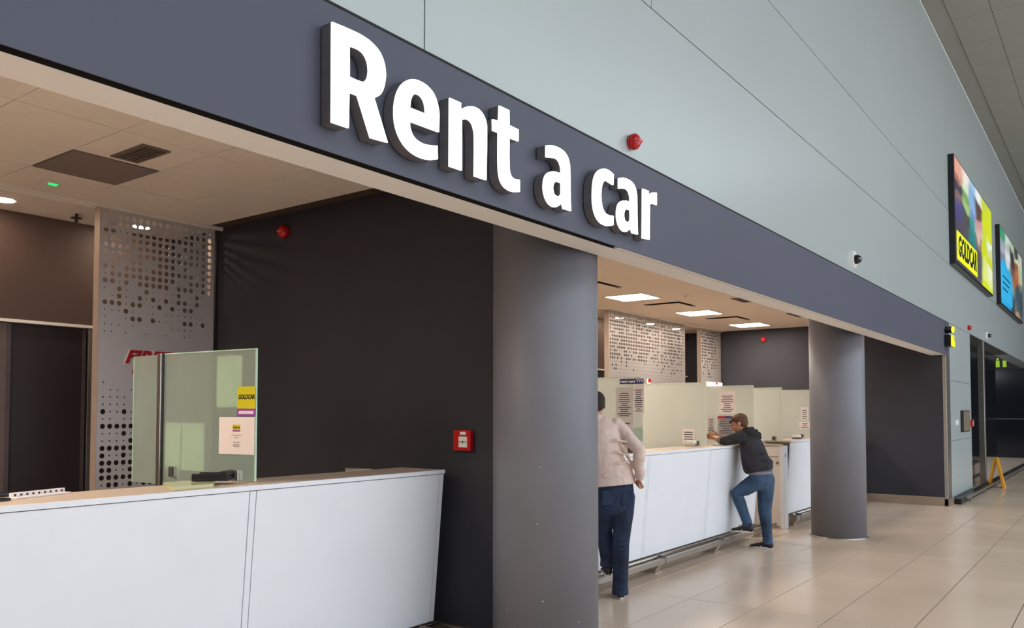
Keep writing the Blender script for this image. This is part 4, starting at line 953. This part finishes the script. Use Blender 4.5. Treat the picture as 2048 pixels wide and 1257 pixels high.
# --- man in charcoal hooded top leaning on the counter
def man_hood():
    F = V3((-.10, .995, 0)); S = V3((.995, .10, 0)); t = thing('person', (9.95, 3.58, 0), 'man in charcoal hooded top and blue jeans leaning on counter, one foot on the rail', 'person')
    pel = V3((9.93, 3.535, .90)); chest = V3((9.90, 3.64, 1.24)); nb = V3((9.885, 3.705, 1.405)); hc = V3((9.86, 3.775, 1.515)); hf = F*1+V3((0, 0, -.30))
    sL = V3((9.725, 3.70, 1.355)); eL = V3((9.66, 3.90, 1.302)); wL = V3((9.72, 4.045, 1.345)); sR = V3((10.06, 3.73, 1.355)); eR = V3((10.10, 3.93, 1.302)); wR = V3((9.89, 4.06, 1.35))
    hipL = V3((9.835, 3.53, .845)); kL = V3((9.79, 3.79, .665)); aL = V3((9.82, 3.665, .30)); hipR = V3((10.025, 3.51, .845)); kR = V3((10.01, 3.525, .46)); aR = V3((10.0, 3.485, .085))
    bm = bmesh.new()
    tube(bm, [(pel, .15, .105), ((pel+chest)/2, .135, .09), (chest, .165, .105), (chest*.4+nb*.6, .14, .085), (nb, .058, .06), (hc-V3((0, .02, .06)), .054, .056)], 20, side=S)
    head(bm, hc, hf)
    for a, b, c, pm, sd, cu in ((sL, eL, wL, wL+V3((.06, .06, .012)), V3((0, 0, 1)), 1), (sR, eR, wR, wR+V3((-.09, .03, .01)), V3((0, 0, 1)), -1)):
        tube(bm, [(a, .056), ((a+b)/2, .047), (b, .041), ((b+c)/2, .040), (c, .027)], 12)
        hand(bm, c, pm, None, -sd, cu)
    for a, b, c in ((hipR, kR, aR), (hipL, kL, aL)): tube(bm, [(a, .085), ((a+b)/2, .072), (b, .054), (b*.6+c*.4, .052), (c, .036)], 14)
    for a in (aL, aR): tube(bm, [(a, .036), (a+F*.1+V3((0, 0, -.05)), .03)], 10)
    link('body', remesh(bm, .0062, 2), M_skin, t, True)
    bm = bmesh.new(); hair(bm, hc, hf); link('hair', remesh(bm, .006, 3), M_hairm, t, True)
    s, f, u = frame(hf)
    for k in (-1, 1):
        bm = bmesh.new(); ell(bm, hc+f*.083+s*k*.030+u*.006, (.012, .008, .007), (s, f, u), 2); link('eye', bm, M_black, t, True)
    # dark sunglasses pushed up over the brow
    bm = bmesh.new()
    for k in (-1, 1):
        ell(bm, hc+f*.092+s*k*.036+u*.055, (.030, .012, .019), (s, (f+u*.5).normalized(), (u-f*.5).normalized()), 2)
        tube(bm, [(hc+f*.080+s*k*.066+u*.058, .006), (hc+f*.03+s*k*.083+u*.045, .005), (hc-f*.02+s*k*.083+u*.022, .004)], 8)
    link('sunglasses', bm, M_black, t, True)
    bm = bmesh.new()   # hooded top
    tube(bm, [(pel+V3((0, .02, .035)), .182, .160), (pel+V3((0, .035, .10)), .188, .185), ((pel+chest)/2+V3((0, .015, 0)), .186, .165), (chest, .200, .140), (chest*.45+nb*.55, .178, .115), (nb-V3((0, 0, .012)), .105, .080), (nb+V3((0, .005, .02)), .078, .074)], 24, side=S, f0=True)
    for a, b, c, sg in ((sL, eL, wL, -1), (sR, eR, wR, 1)):
        tube(bm, [(a-S*.03*sg, .078), (a*.75+b*.25, .074), (a*.4+b*.6, .064), (b+V3((0, -.02, .006)), .056), (b*.85+c*.15, .050)], 16)
    for k in range(3): q = pel+V3((0, .02*k, .10+.08*k)); tube(bm, [(q+F*.12-S*.10, .016), (q-S*.172+V3((0, 0, .02)), .014), (q-F*.12-S*.12, .012)], 8)
    link('hooded_top', remesh(bm, .0085, 3), M_hood, t, True)
    # bunched hood behind the neck
    bm = bmesh.new()
    for k, (r, dz, db) in enumerate(((.026, .050, .078), (.030, .018, .122), (.030, -.018, .160), (.026, -.055, .165))):
        q = nb+V3((0, 0, dz)); pts = []
        for j in range(9):
            a = math.pi*(j/8); pts.append((q+S*math.cos(a)*(.092+.008*k)-F*(math.sin(a)*db), r*(.65+.35*math.sin(a))))
        tube(bm, pts, 12)
    tube(bm, [(nb-F*.09+V3((0, 0, -.01)), .09, .04), (nb-F*.145+V3((0, 0, -.07)), .07, .024)], 12, side=S)
    link('hood', remesh(bm, .006, 1), M_hood, t, True)
    bm = bmesh.new(); tube(bm, [(pel+V3((0, .01, -.002)), .176, .142), (pel+V3((0, .01, .045)), .174, .142)], 24, side=S, caps=False); link('shirt_hem', bm, M_greyt, t, True)
    for b, c in ((eL, wL), (eR, wR)):
        bm = bmesh.new(); tube(bm, [(b*.85+c*.15, .049), (b*.68+c*.32, .047)], 16); link('sleeve_cuff', bm, M_greyt, t, True)
    bm = bmesh.new()   # jeans
    tube(bm, [(pel+V3((0, 0, .05)), .162, .125), (pel, .172, .135), (pel-V3((0, 0, .08)), .165, .130), (pel-V3((0, 0, .13)), .12, .10)], 22, side=S)
    for a, b, c in ((hipR, kR, aR), (hipL, kL, aL)):
        d = (b-a).normalized()
        tube(bm, [(a, .104, .106), (a*.7+b*.3, .102), (a*.35+b*.65, .092), (b, .080), (b*.75+c*.25, .073), (b*.4+c*.6, .062), (b*.12+c*.88, .060), (c-V3((0, 0, .03)), .062)], 18, f1=True)
        for k in range(3): q = b-(b-a)*.10*k; tube(bm, [(q-S*.070-V3((0, 0, .03)), .009), (q-S*.066+V3((0, 0, .03)), .009)], 8)
    link('jeans', remesh(bm, .0085, 3), M_jeanb, t, True)
    shoe('shoe', (9.99, 3.445, .002), (9.985, 3.70, .002), t); shoe('shoe', (9.81, 3.62, .205), (9.78, 3.855, .205), t)
man_hood()
